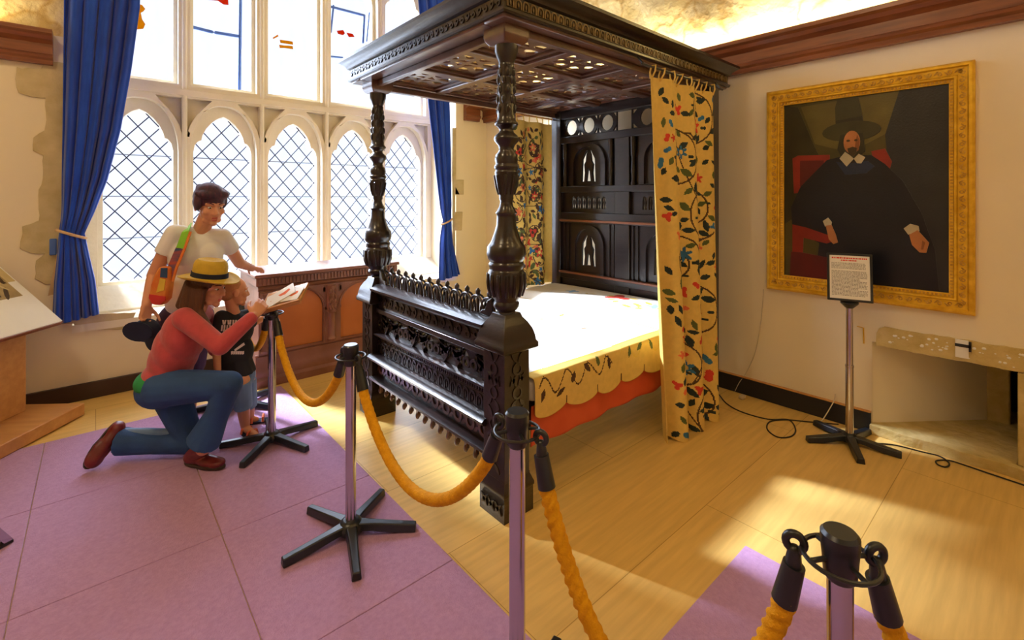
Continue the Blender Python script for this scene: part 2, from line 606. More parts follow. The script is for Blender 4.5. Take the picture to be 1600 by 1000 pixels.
def rough_wall(name, O, U, W, N, lu, lw, m, amp=0.05, step=0.09, seed=0):
    from mathutils import noise
    O, U, W, N = V(O), V(U), V(W), V(N)
    nu, nw = max(2, int(lu / step)), max(2, int(lw / step))
    vs, fs = [], []
    for j in range(nw + 1):
        for i in range(nu + 1):
            p = O + U * (lu * i / nu) + W * (lw * j / nw)
            d = noise.noise(p * 1.7 + V((seed, 0, 0))) * amp + noise.noise(p * 5.5) * amp * 0.5
            vs.append(p + N * (d + amp * 0.3))
    for j in range(nw):
        for i in range(nu):
            a = j * (nu + 1) + i
            fs.append((a, a + 1, a + nu + 2, a + nu + 1))
    mb = MB()
    mb._add(vs, fs)
    return struct(name, mb, m, smooth=60)


rough_wall('wall_upper_right', (XR + 0.08, YB, ZT + 0.05), (0, 1, 0), (-0.30, 0, 1), (-1, 0, 0), YG - YB, ZC - ZT, 'rubble', 0.07, 0.08, 3)
mb = MB()
mb.box((XB, YW, ZT + 0.24), (RX0, YG + 0.1, ZC))
mb.box((RX1, YW, ZT + 0.24), (XR + 0.3, YG + 0.1, ZC))
mb.box((RX0, YW, HEAD), (RX1, YG + 0.1, ZC))
struct('wall_upper_back', mb, 'rubble')
mb = MB(); mb.box((XB, YB, ZC), (XR + 1.2, YG + 0.1, ZC + 0.1))
struct('ceiling', mb, 'rubble')

# painting wall with the low fireplace opening
FY0, FY1, FZ = 0.14, 0.825, 0.62
mb = MB()
mb.box((XR, FY1, 0), (XR + 0.3, YW, ZT + 0.3))
mb.box((XR, YB, 0), (XR + 0.3, FY0, ZT + 0.3))
mb.box((XR, FY0, FZ), (XR + 0.3, FY1, ZT + 0.3))
struct('wall_right', mb, 'plaster')
mb = MB(); mb.box((XB - 0.1, YB, 0), (XB, YG, ZC)); struct('wall_left', mb, 'plaster')
mb = MB(); mb.box((XB, YB - 0.1, 0), (XR + 0.3, YB, ZC)); struct('wall_front', mb, 'plaster')

# baseboards
mb = MB()
mb.box((XR - 0.022, FY1 + 0.005, 0), (XR - 0.001, YW - 0.001, 0.135))
struct('baseboard_right', mb, 'base_black', bevel=0.003)
mb = MB()
mb.box((XR - 0.026, FY1 + 0.005, 0.1355), (XR - 0.001, YW - 0.001, 0.143))
struct('trim_1', mb, 'pine')
mb = MB()
mb.box((XB, YW - 0.03, 0), (XR - 0.03, YW - 0.001, 0.13))
struct('baseboard_back', mb, 'base_brown', bevel=0.004)

# dark wood cornices (underside at ZT)
CP = [(0, 0), (0.05, 0), (0.055, 0.03), (0.075, 0.045), (0.08, 0.065), (0.065, 0.075), (0.065, 0.15), (0.085, 0.165),
      (0.11, 0.175), (0.125, 0.20), (0.15, 0.215), (0.15, 0.245), (0, 0.245)]
mb = MB(); mb.sweep([(a, b + ZT) for a, b in CP], (XR - 0.001, YB, 0), (XR - 0.001, YW, 0), (-1, 0, 0))
struct('trim_2', mb, 'cornice', smooth=25)
mb = MB(); mb.sweep([(a, b + ZT) for a, b in CP], (RX1 + 0.12, YW - 0.001, 0), (XR - 0.15, YW - 0.001, 0), (0, -1, 0))
struct('trim_3', mb, 'cornice', smooth=25)
mb = MB(); mb.sweep([(a, b + ZT) for a, b in CP], (XB, YW - 0.001, 0), (on_Y(82, 80, YW - 0.1).x, YW - 0.001, 0), (0, -1, 0))
struct('trim_4', mb, 'cornice', smooth=25)


# quoin stones let into the plaster
def wall_patch(name, px, t=0.012, m='quoin', X0=None):
    pts = [on_Y(x, y, YW) for x, y in px]
    mb = MB()
    mb.plate([[(p.x, p.z) for p in pts]], 0.0, t, O=(0, YW - 0.0005, 0), U=(1, 0, 0), W=(0, 0, 1), N=(0, -1, 0))
    return struct(name, mb, m, bevel=0.004)


def rough_outline(pts, amp, seed, step=9):
    rnd = random.Random(seed)
    out = []
    n = len(pts)
    for i in range(n):
        a, b = pts[i], pts[(i + 1) % n]
        L = math.dist(a, b)
        k = max(1, int(L / step))
        for j in range(k):
            t = j / k
            out.append((a[0] + (b[0] - a[0]) * t + rnd.uniform(-amp, amp), a[1] + (b[1] - a[1]) * t + rnd.uniform(-amp, amp)))
    return out


wall_patch('trim_5', rough_outline([(125, 100), (72, 96), (64, 108), (26, 106), (24, 125), (30, 146), (45, 150), (71, 153), (72, 188), (70, 205), (53, 215),
                                    (52, 236), (67, 243), (66, 288), (61, 296), (61, 345), (36, 353), (32, 388), (46, 394), (70, 397), (57, 408), (55, 436),
                                    (70, 444), (125, 444)], 1.2, 5))
wall_patch('trim_6', rough_outline([(92, 492), (212, 488), (206, 505), (190, 514), (118, 515), (116, 505), (92, 507)], 0.8, 6))
wall_patch('trim_7', [(706, 200), (712, 200), (712, 281), (724, 281), (724, 304), (711, 304), (711, 331), (722, 331), (721, 360), (711, 360), (711, 410), (706, 410)])
wall_patch('trim_8', [(664, 436), (702, 436), (701, 442), (664, 442)])

# ---------------------------------------------------------------- the great window
win = thing('window_1', 'tall five-light stone mullioned window with diamond leaded lower panes', 'window', (0, 0, 0))
win['kind'] = 'structure'
lights = [(0.05 + 0.70 * k, 0.05 + 0.70 * k + 0.53) for k in range(5)]
LOW = [arch(a, b, 0.82, 2.02, 2.46, cusp=True) for a, b in lights]
UPP = [arch(a, b, 2.77, 4.0, 4.5, cusp=True) for a, b in lights]
mb = MB()
mb.plate([rect(RX0 - 0.02, SILL - 0.03, RX1 + 0.02, HEAD + 0.02)] + LOW + UPP, 0.0, 0.16, O=(0, 5.95, 0), N=(0, -1, 0))
front = [arch(a - 0.035, b + 0.035, 0.76, 2.05, 2.56) for a, b in lights]
front += [arch(a - 0.035, b + 0.035, 2.73, 4.0, 4.6) for a, b in lights]
spand = []
for k in range(6):
    x = 0.05 + 0.70 * k - 0.085
    if k > 0:
        spand.append([(x - 0.02, 2.24), (x - 0.02, 2.60), (x - 0.235, 2.60), (x - 0.20, 2.56), (x - 0.10, 2.44), (x - 0.045, 2.33)])
    if k < 5:
        spand.append([(x + 0.02, 2.24), (x + 0.045, 2.33), (x + 0.10, 2.44), (x + 0.20, 2.56), (x + 0.235, 2.60), (x + 0.02, 2.60)])
mb.plate([rect(RX0 - 0.02, SILL - 0.03, RX1 + 0.02, HEAD + 0.02)] + front + spand, 0.0, 0.09, O=(0, 5.79, 0), N=(0, -1, 0))
for k in range(1, 5):
    x = 0.05 + 0.70 * k - 0.085
    mb.capsule((x, 5.70, 0.8), 0.022, (x, 5.70, 4.4), 0.022, seg=10)
mb.box((RX0, 5.675, 2.62), (RX1, 5.70, 2.68))
obj('stone_tracery', mb, 'stone', win, bevel=0.012, smooth=30)
for k, (a, b) in enumerate(lights):
    for poly in (LOW[k], UPP[k]):
        c = ((a + b) / 2, 1.6)
        mb = MB(); mb.plate([[(x + (0.015 if x > c[0] else -0.015), y) for x, y in poly]], -0.002, 0.002, O=(0, YG, 0), N=(0, -1, 0))
        obj('glass_pane', mb, 'glass', win, smooth=0)
    mb = MB()
    dx, dz = 0.172, 0.205
    x0, x1, z0, z1 = a, b, 0.82, 2.46
    for j in range(-14, 16):
        for sgn in (1, -1):
            u = x0 + j * dx
            n = 12
            p = (u, z0 - 0.06)
            q = (u + sgn * dx * n, z0 - 0.06 + dz * n)
            for s0, s1 in clip_line(p, q, LOW[k]):
                mb.capsule((s0[0], YG - 0.006, s0[1]), 0.0058, (s1[0], YG - 0.006, s1[1]), 0.0058, seg=6, flat=True)
    obj('lead_lattice', mb, 'lead', win)
    for zz in (1.22, 1.62, 2.02):
        mb = MB(); mb.capsule((a, YG + 0.012, zz), 0.006, (b, YG + 0.012, zz), 0.006, seg=6)
        obj('saddle_bar', mb, 'saddle', win)


def on_glass(pts, name, m, t=0.004, dy=-0.01):
    mb = MB()
    P = [on_Y(x, y, YG + dy) for x, y in pts]
    mb.plate([[(p.x, p.z) for p in P]], 0, t, O=(0, YG + dy, 0), N=(0, -1, 0))
    return obj(name, mb, m, win, smooth=0)


def casement(px, w=0.035):
    mb = MB()
    P = [on_Y(x, y, YG - 0.03) for x, y in px]
    n = len(P)
    for i in range(n - 1):
        mb.capsule(P[i], w / 2, P[i + 1], w / 2, seg=6)
    return mb


m1 = casement([(296, -40), (297, 138)], 0.05)
for seg in ([(376, -40), (374, 140)], [(299, 42), (331, 50)], [(337, 51), (374, 57)]):
    q = casement(seg, 0.035); m1._add(q.v, q.f)
obj('casement_frame', m1, 'casement', win)
m1 = casement([(514, 88), (515, 10), (569, 24), (567, 66)], 0.03)
for seg in ([(521, 9), (517, 50)], [(577, 20), (573, 64)], [(514, 88), (535, 90)]):
    q = casement(seg, 0.022); m1._add(q.v, q.f)
obj('casement_frame', m1, 'casement', win)
for pts, m in (([(214, 6), (222, 8), (227, 14), (224, 18), (220, 20), (222, 30), (227, 38), (224, 45), (214, 46)], 'stain_yellow'),
               ([(320, -6), (356, -4), (357, 8), (349, 7), (340, 1), (326, 0)], 'stain_red'),
               ([(526, 48), (536, 47), (539, 52), (536, 55), (528, 53)], 'stain_red'),
               ([(541, 51), (551, 53), (554, 58), (545, 58)], 'stain_red'),
               ([(437, 62), (457, 65), (458, 70), (438, 67)], 'stain_yellow'),
               ([(436, 70), (444, 71), (457, 72), (458, 77), (444, 75), (437, 75)], 'stain_yellow'),
               ([(426, 59), (434, 54), (435, 57), (427, 61)], 'stain_yellow')):
    on_glass(pts, 'stained_glass', m)

# ---------------------------------------------------------------- fireplace
fp = thing('fireplace', 'low stone fireplace with pocked lintel and blanked plaster cheek', 'fireplace', (XR, 0.4, 0))
a0, a1 = V((4.0005, 0.8235, 0)), V((4.66, 0.31, 0))
mb = MB()
dn = (a1 - a0).normalized().cross(UP) * -1
mb.hexa([a0 + UP * 0.06, a1 + UP * 0.06, a1 + dn * 0.02 + UP * 0.06, a0 + dn * 0.0008 + UP * 0.06],
        [a0 + UP * 0.616, a1 + UP * 0.616, a1 + dn * 0.02 + UP * 0.616, a0 + dn * 0.0008 + UP * 0.616])
obj('plaster_cheek', mb, 'plaster', fp)
mb = MB(); mb.box((4.655, 0.20, 0.06), (4.78, 0.318, 0.75)); obj('jamb', mb, 'hearthstone', fp, bevel=0.01)
mb = MB()
mb.box((5.0, -0.3, 0.001), (5.05, 0.9, 0.8)); mb.box((4.302, 0.9, 0.001), (5.0, 0.95, 0.8)); mb.box((4.302, -0.3, 0.001), (5.0, -0.25, 0.8))
mb.box((4.302, -0.3, 0.76), (5.0, 0.9, 0.8))
obj('fireback', mb, 'fireback', fp)
rnd = random.Random(11)
mb = MB()
front = [(XR - 0.05 + 0.007 * math.sin(i * 0.7) + rnd.uniform(-.0025, .0025), 0.83 - i * 0.03) for i in range(38)]
loop = front + [(XR - 0.001, front[-1][1]), (XR - 0.001, FY0 + 0.005), (XR + 0.305, FY0 + 0.005), (XR + 0.305, -0.24), (4.98, -0.24), (4.98, 0.88), (XR + 0.305, 0.88), (XR + 0.305, FY1 - 0.005), (XR - 0.001, FY1 - 0.005), (XR - 0.001, 0.83)]
mb.plate([loop], 0.0, 0.065, O=(0, 0, 0), U=(1, 0, 0), W=(0, 1, 0), N=(0, 0, 1))
obj('hearth', mb, 'hearthstone', fp, bevel=0.006, smooth=60)
mb = MB()
LZ0, LZ1 = 0.605, 0.735
top = [(0.795 - i * 0.04, LZ1 + rnd.uniform(-.004, .004)) for i in range(1, 32)]
bot = [(0.80 - i * 0.04, LZ0 + rnd.uniform(-.003, .003)) for i in range(32)]
loop = [(0.80, 0.64), (0.797, 0.69), (0.785, 0.72)] + top + bot[::-1]
mb.plate([loop], 0, 0.02, O=(XR - 0.0005, 0, 0), U=(0, 1, 0), W=(0, 0, 1), N=(-1, 0, 0))
lint = mb
mb = MB(); mb.box((XR - 0.018, -0.35, 0.066), (XR - 0.001, 0.142, 0.60)); obj('jamb', mb, 'hearthstone', fp, bevel=0.006)
# chips and pits on the lintel face
mb = lint
mb.m = 1
for i in range(46):
    y, z = rnd.uniform(0.0, 0.77), rnd.uniform(0.625, 0.715)
    r = rnd.uniform(0.003, 0.010)
    mb.ell((XR - 0.0190, y, z), (0.0032, r * 1.4, r), seg=7, rings=4)
obj('lintel', mb, ['hearthstone', 'linen_pale'], fp)

lab = thing('shelf_label', 'small white card in a black clip on the fireplace lintel', 'label', (XR - 0.03, 0.385, 0.61))
p = on_X(1503, 545, XR - 0.025)
mb = MB(); mb.box((p.x - 0.003, p.y - 0.030, p.z - 0.055), (p.x, p.y + 0.030, p.z + 0.055)); obj('card', mb, 'white', lab)
mb = MB(); mb.box((p.x - 0.008, p.y - 0.040, p.z + 0.012), (p.x - 0.0032, p.y + 0.031, p.z + 0.030))
mb.box((p.x - 0.008, p.y - 0.042, p.z - 0.01), (p.x + 0.002, p.y - 0.0305, p.z + 0.05))
obj('clip', mb, 'black_plastic', lab)
p = on_X(1344, 523, XR)
mb = MB(); mb.tube([p + V((0, 0.018, 0.055)), p + V((-0.004, -0.02, 0.052)), p + V((-0.004, -0.022, -0.055))], 0.004, seg=6)
tag(obj('wall_hook', mb, 'gilt'), 'thin brass hook on the wall behind the sign stand', 'hook')

# ---------------------------------------------------------------- carpet (L shaped) with cut seams
mb = MB()
ZCP = 0.008
cells = []
xs = [-3.0, -1.55, -0.25, 0.45, 1.187]
ys = [-2.3, -0.4, 0.94, 1.75, 2.6, 3.45, 4.34]
for i in range(4):
    for j in range(6):
        cells.append((xs[i], ys[j], xs[i + 1], ys[j + 1]))
cells += [(1.187, -0.4, 2.245, 0.938), (1.187, -2.3, 2.245, -0.4)]
g = 0.0012
for a, b, c, d in cells:
    mb.box((a + g, b + g, 0.0005), (c - g, d - g, ZCP))
carpet = obj('carpet', mb, 'carpet', bevel=0.003)
tag(carpet, 'lilac felt carpet runner with visible seams on the oak floor', 'carpet')
# ================================================================ FOUR-POSTER BED
BX0, BY0, BY1 = 1.60, 1.872, 3.365        # foot posts; near and far post axes
HX = 3.62                                  # headboard plane
ZS = 2.44                                  # underside of canopy frame
bed = thing('four_poster_bed', 'huge carved black oak four-poster bed with panelled canopy', 'bed', (2.6, 2.62, 0))

POST = [(0.050, 1.005), (0.046, 1.02), (0.058, 1.03), (0.068, 1.045), (0.068, 1.06), (0.060, 1.072), (0.078, 1.10), (0.092, 1.14), (0.095, 1.16),
        (0.095, 1.22), (0.086, 1.235), (0.090, 1.25), (0.092, 1.262), (0.084, 1.275), (0.096, 1.29), (0.102, 1.315), (0.099, 1.35), (0.086, 1.368),
        (0.078, 1.38), (0.064, 1.42), (0.052, 1.46), (0.050, 1.50), (0.050, 1.515), (0.058, 1.525), (0.050, 1.535), (0.036, 1.56), (0.031, 1.585),
        (0.038, 1.60), (0.036, 1.61), (0.048, 1.66), (0.058, 1.71), (0.061, 1.738), (0.055, 1.745), (0.064, 1.758), (0.063, 1.768), (0.055, 1.777),
        (0.060, 1.80), (0.056, 1.825), (0.042, 1.84), (0.038, 1.858), (0.044, 1.875), (0.062, 1.895), (0.066, 1.91), (0.058, 1.925), (0.040, 1.94),
        (0.036, 1.955), (0.046, 1.968), (0.062, 1.98), (0.060, 1.99), (0.050, 2.0), (0.046, 2.03), (0.042, 2.15), (0.038, 2.27), (0.042, 2.285),
        (0.038, 2.295), (0.050, 2.325), (0.060, 2.355), (0.062, 2.40)]


def relief_ring(mb, c, U, W, N, r0, r1, t=0.006, n=16):
    mb.plate([circ(0, 0, r1, n), circ(0, 0, r0, n)], 0, t, O=c, U=U, W=W, N=N)


def leaf_loop(L, w, n=8):
    a = [(-L / 2 + L * i / n, w / 2 * math.sin(PI * i / n)) for i in range(n + 1)]
    return a + [(x, -y) for x, y in reversed(a[1:-1])]


def leaf_plate(mb, c, U, W, N, ang, L, w, t=0.006):
    ca, sa = math.cos(ang), math.sin(ang)
    mb.plate([[(x * ca - y * sa, x * sa + y * ca) for x, y in leaf_loop(L, w)]], 0, t, O=c, U=U, W=W, N=N)


def foot_post(y, name='post'):
    mb = MB()
    mb.square([(0.088, 0.19), (0.084, 0.20), (0.084, 0.83)], (BX0, y))
    mb.square([(0.098, 0.826), (0.118, 0.838), (0.118, 0.862), (0.110, 0.873), (0.106, 0.90), (0.097, 0.932), (0.080, 0.964), (0.060, 0.99), (0.052, 1.012)], (BX0, y))
    mb.lathe(POST, M.Translation((BX0, y, 0)), 28)
    # gadrooned ribs round the cup
    for k in range(14):
        a = 2 * PI * k / 14
        dx, dy = math.cos(a), math.sin(a)
        mb.tube([(BX0 + dx * q, y + dy * q, z) for q, z in ((0.079, 1.10), (0.093, 1.14), (0.096, 1.17), (0.095, 1.215))], 0.011, seg=6)
    # acanthus overlaps on the upper vase and shaft
    for row, (z, q) in enumerate(((2.06, .045), (2.11, .043), (2.16, .042), (2.21, .040), (2.25, .039))):
        for k in range(6):
            a = 2 * PI * (k + 0.5 * (row % 2)) / 6
            mb.ell((BX0 + math.cos(a) * q, y + math.sin(a) * q, z), (0.012, 0.012, 0.026), seg=7, rings=5)
    for k in range(8):
        a = 2 * PI * k / 8
        mb.tube([(BX0 + math.cos(a) * q, y + math.sin(a) * q, z) for q, z in ((0.038, 1.62), (0.050, 1.66), (0.060, 1.72))], 0.009, seg=6)
    p = obj(name, mb, 'bedwood', bed, bevel=0.004, smooth=45)
    mb = MB()
    mb.square([(0.098, 0.0), (0.098, 0.125), (0.102, 0.13), (0.102, 0.145), (0.086, 0.185), (0.084, 0.19)], (BX0, y))
    for i in range(3):
        for s in (-1, 1):
            leaf_plate(mb, (BX0 - 0.0985, y - 0.055 + 0.055 * i, 0.065), (0, 1, 0), (0, 0, 1), (-1, 0, 0), s * 0.8, 0.075, 0.02)
    obj('plinth', mb, 'bedwood', p, bevel=0.004, local=False)
    mb = MB()
    mb.square([(0.058, 2.385), (0.066, 2.392), (0.080, 2.41), (0.086, 2.43), (0.086, ZS + 0.06)], (BX0, y))
    obj('capital', mb, 'bedwood_mid', p, bevel=0.006)
    for N, U in (((-1, 0, 0), (0, 1, 0)), ((0, -1 if y < 2.5 else 1, 0), (1, 0, 0))):
        mb = MB()
        c0 = V((BX0, y, 0)) + V(N) * 0.0835
        for z in (0.30, 0.46, 0.62, 0.74):
            c = c0 + UP * z
            relief_ring(mb, c, U, UP, N, 0.022, 0.033)
            for s in (-1, 1):
                leaf_plate(mb, c + UP * 0.06 + V(U) * s * 0.022, U, UP, N, PI / 2 - s * 0.6, 0.08, 0.022)
                leaf_plate(mb, c - UP * 0.055 + V(U) * s * 0.03, U, UP, N, PI / 2 + s * 0.7, 0.06, 0.02)
        obj('carved_strip', mb, 'bedwood', p)
    return p


foot_post(BY0)
foot_post(BY1)


# ---- carved bands
def band(mb, O, U, W, N, L, h, kind, pitch=None, t=0.008):
    O, U, W, N = V(O), V(U).normalized(), V(W), V(N)
    pitch = pitch or h
    n = max(1, round(L / pitch))
    p = L / n
    for i in range(n):
        c = O + U * (p * (i + 0.5)) + W * (h / 2)
        if kind == 'guilloche':
            relief_ring(mb, c, U, W, N, h * 0.22, h * 0.40, t, 14)
            for s in (-1, 1):
                leaf_plate(mb, c + U * (p * 0.5) + W * (h * 0.2 * s), U, W, N, s * 0.7, p * 0.5, h * 0.2, t)
        elif kind == 'arcade':
            a = arch(-p * 0.46, p * 0.46, -h * 0.46, 0.0, h * 0.46, n=6)
            b = arch(-p * 0.28, p * 0.28, -h * 0.46, -0.02 * h, h * 0.30, n=6)
            b = [(x, y + 0.001) for x, y in b]
            mb.plate([a, b], 0, t, O=c, U=U, W=W, N=N)
            leaf_plate(mb, c - W * (h * 0.08), U, W, N, PI / 2, h * 0.5, p * 0.22, t)
        elif kind == 'dentil':
            q = p * 0.28
            pts = [(-q, -h * 0.45), (q, -h * 0.45), (q, h * 0.45), (-q, h * 0.45)]
            mb.plate([pts], 0, t, O=c, U=U, W=W, N=N)
        elif kind == 'scroll':
            s = 1 if i % 2 else -1
            relief_ring(mb, c + W * (h * 0.08 * s), U, W, N, h * 0.14, h * 0.30, t, 12)
            leaf_plate(mb, c + U * (p * 0.36) - W * (h * 0.1 * s), U, W, N, 0.8 * s, p * 0.6, h * 0.24, t)
            leaf_plate(mb, c + U * (p * 0.1) - W * (h * 0.30 * s), U, W, N, -0.3 * s, p * 0.6, h * 0.18, t)


# ---- footboard
fb = bpy.data.objects.new('footboard', MB().mesh('footboard', 'bedwood')); C.objects.link(fb); fb.parent = bed
FA, FBY = BY0 + 0.082, BY1 - 0.082
LW = FBY - FA
XF = BX0 - 0.035                          # front face of the rails
mb = MB()
mb.box((XF, FA, 0.795), (BX0 + 0.03, FBY, 0.905))                 # frieze board
mb.box((XF - 0.02, FA, 0.765), (BX0 + 0.03, FBY, 0.797))
mb.box((XF, FA, 0.555), (BX0 + 0.03, FBY, 0.60))
mb.box((XF, FA, 0.465), (BX0 + 0.03, FBY, 0.556))
mb.box((XF, FA, 0.30), (BX0 + 0.03, FBY, 0.43))
me = mb.mesh('footboard', 'bedwood', V(bed.location))
fb.data = me
bv = fb.modifiers.new('bevel', 'BEVEL'); bv.width = 0.003; bv.segments = 2; bv.limit_method = 'ANGLE'
mb = MB()
mb.sweep([(-0.03, 0.905), (0.030, 0.905), (0.036, 0.912), (0.05, 0.922), (0.064, 0.93), (0.066, 0.945), (0.05, 0.952), (0.02, 0.968), (-0.03, 0.972)], (XF, FA, 0), (XF, FBY, 0), (-1, 0, 0))
obj('top_rail', mb, 'bedwood', fb)
mb = MB()
mb.sweep([(-0.03, 0.428), (0.055, 0.425), (0.075, 0.435), (0.078, 0.45), (0.062, 0.462), (0.03, 0.468), (-0.03, 0.468)], (XF, FA - 0.02, 0), (XF, FBY + 0.02, 0), (-1, 0, 0))
obj('ledge', mb, 'bedwood', fb)
mb = MB()
mb.sweep([(-0.03, 0.275), (0.045, 0.272), (0.062, 0.282), (0.062, 0.297), (0.04, 0.306), (-0.03, 0.306)], (XF, FA - 0.02, 0), (XF, FBY + 0.02, 0), (-1, 0, 0))
obj('bottom_rail', mb, 'bedwood', fb)
mb = MB()
mb.sweep([(-0.03, 0.598), (0.03, 0.598), (0.04, 0.606), (0.04, 0.616), (0.02, 0.622), (-0.03, 0.622)], (XF, FA, 0), (XF, FBY, 0), (-1, 0, 0))
obj('middle_rail', mb, 'bedwood', fb)
NX = (-1, 0, 0)
for z, h, kind, pitch, nm in ((0.806, 0.09, 'scroll', 0.085, 'carved_frieze'), (0.560, 0.034, 'dentil', 0.022, 'dentil_moulding'),
                              (0.470, 0.08, 'arcade', 0.062, 'arcaded_frieze'), (0.310, 0.112, 'guilloche', 0.125, 'guilloche_frieze')):
    mb = MB()
    band(mb, (XF + 0.0005, FA, z), (0, 1, 0), UP, NX, LW, h, kind, pitch)
    obj(nm, mb, 'bedwood' if kind != 'guilloche' else 'bedwood_mid', fb, smooth=30)

# open fretwork with scrolling strapwork, z .622-.765
def fret_loops(u0, v0, u1, v1, kind, seed=0):
    """outer outline plus scroll-shaped holes"""
    w, h = u1 - u0, v1 - v0
    loops = [rect(u0, v0, u1, v1)]
    n = max(1, round(w / (h * 1.35)))
    p = w / n
    for i in range(n):
        cx, cy = u0 + p * (i + 0.5), (v0 + v1) / 2
        if kind == 'strap':
            for s in (-1, 1):
                loops.append([(cx + s * p * 0.02 + s * p * 0.20 + p * 0.17 * math.cos(t), cy + h * 0.33 * math.sin(t) * (1 - 0.35 * math.cos(t) * s))
                              for t in [k * 2 * PI / 14 for k in range(14)]])
            loops.append([(cx - 0.07 * p, v0 + h * 0.08), (cx + 0.07 * p, v0 + h * 0.08), (cx, v0 + h * 0.26)])
            loops.append([(cx + 0.07 * p, v1 - h * 0.08), (cx - 0.07 * p, v1 - h * 0.08), (cx, v1 - h * 0.26)])
        else:
            r = min(p * 0.36, h * 0.36)
            loops.append(circ(cx, cy, r, 16, ry=h * 0.38))
            for s in (-1, 1):
                for q in (-1, 1):
                    loops.append([(cx + s * p * 0.47, cy + q * h * 0.16), (cx + s * p * 0.47, cy + q * h * 0.42), (cx + s * p * 0.30, cy + q * h * 0.43)])
    return loops


mb = MB()
mb.plate(fret_loops(FA, 0.622, FBY, 0.765, 'strap'), -0.03, -0.012, O=(XF, 0, 0), U=(0, 1, 0), W=(0, 0, 1), N=NX)
rnd = random.Random(4)
nn = 7
for i in range(nn):
    y = FA + LW * (i + 0.5) / nn
    s = 1 if i % 2 else -1
    for k in range(5):
        a = (-1.1 + 0.55 * k) * s
        leaf_plate(mb, (XF + 0.012, y + 0.012 * k * s, 0.693 + 0.02 * math.sin(k)), (0, 1, 0), UP, NX, a, 0.13, 0.03, 0.014)
    relief_ring(mb, (XF + 0.012, y - 0.06 * s, 0.68), (0, 1, 0), UP, NX, 0.018, 0.034, 0.014)
obj('openwork_panel', mb, 'bedwood', fb, smooth=30)

# crest: interlaced hoops each with a knop
pc = 13
P = LW / pc
for i in range(pc):
    y = FA + P * (i + 0.5)
    mb = MB()
    for dx, w in ((-0.012, 1.0), (0.012, 1.0)):
        pts = [(XF + 0.03 + dx, y + P * (-0.62 if dx < 0 else 0.62) * math.cos(t) , 0.965 + 0.10 * math.sin(t) ** 0.8) for t in [PI * k / 10 for k in range(11)]]
        mb.tube(pts, 0.0065, seg=7)
    mb.lathe([(0.009, 0.95), (0.010, 1.05), (0.006, 1.062), (0.014, 1.075), (0.014, 1.09), (0.004, 1.104)], M.Translation((XF + 0.03, y, 0)), 10)
    obj('crest_finial', mb, 'bedwood', fb)
for y, s in ((FA + 0.005, 1), (FBY - 0.005, -1)):
    mb = MB()
    sc = [(0, 0.97), (0.10 * s, 0.97), (0.105 * s, 0.985), (0.085 * s, 1.0), (0.06 * s, 1.005), (0.045 * s, 1.03), (0.035 * s, 1.06), (0.0, 1.075)]
    if s < 0:
        sc = sc[::-1]
    mb.plate([sc], -0.035, -0.005, O=(XF, y, 0), U=(0, 1, 0), W=(0, 0, 1), N=NX)
    obj('scroll_bracket', mb, 'bedwood', fb, bevel=0.006)
# pendants beneath the bottom rail
npd = 15
for i in range(npd):
    y = FA + LW * (i + 0.5) / npd
    mb = MB()
    p = LW / npd
    mb.plate([[(-p * 0.5, 0.273), (-p * 0.45, 0.24), (-p * 0.2, 0.25), (-p * 0.12, 0.225), (-0.016, 0.205), (0, 0.185), (0.016, 0.205), (p * 0.12, 0.225), (p * 0.2, 0.25), (p * 0.45, 0.24), (p * 0.5, 0.273)]],
             -0.012, 0.008, O=(XF, y, 0), U=(0, 1, 0), W=(0, 0, 1), N=NX)
    mb.ell((XF - 0.004, y, 0.20), (0.014, 0.014, 0.022), seg=10, rings=6)
    obj('pendant', mb, 'bedwood_mid', fb, bevel=0.002)

# ---- side rails and slatted base under the cover
for y in (BY0 + 0.03, BY1 - 0.07):
    mb = MB()
    mb.box((BX0 + 0.09, y, 0.34), (HX - 0.05, y + 0.04, 0.52))
    obj('side_rail', mb, 'bedwood', bed, bevel=0.004)

# ---- headboard
hb = None
HY0, HY1 = 1.735, 3.455
mb = MB()
for y in (HY0, HY1 - 0.13):
    mb.box((HX - 0.055, y, 0.0), (HX + 0.055, y + 0.13, ZS + 0.05))
mb.box((HX - 0.045, 2.50, 0.6), (HX + 0.035, 2.66, 2.22))
for z0, z1, pr in ((0.30, 0.80, 0.03), (0.80, 0.86, 0.055), (1.36, 1.46, 0.05), (1.66, 1.72, 0.05), (2.15, 2.22, 0.05), (2.40, 2.49, 0.045)):
    mb.box((HX - pr, HY0 + 0.13, z0), (HX + 0.03, HY1 - 0.13, z1))
hb = obj('headboard', mb, 'bedwood', bed, bevel=0.005)
HW = ((HY0 + 0.13, 2.50), (2.66, HY1 - 0.13))


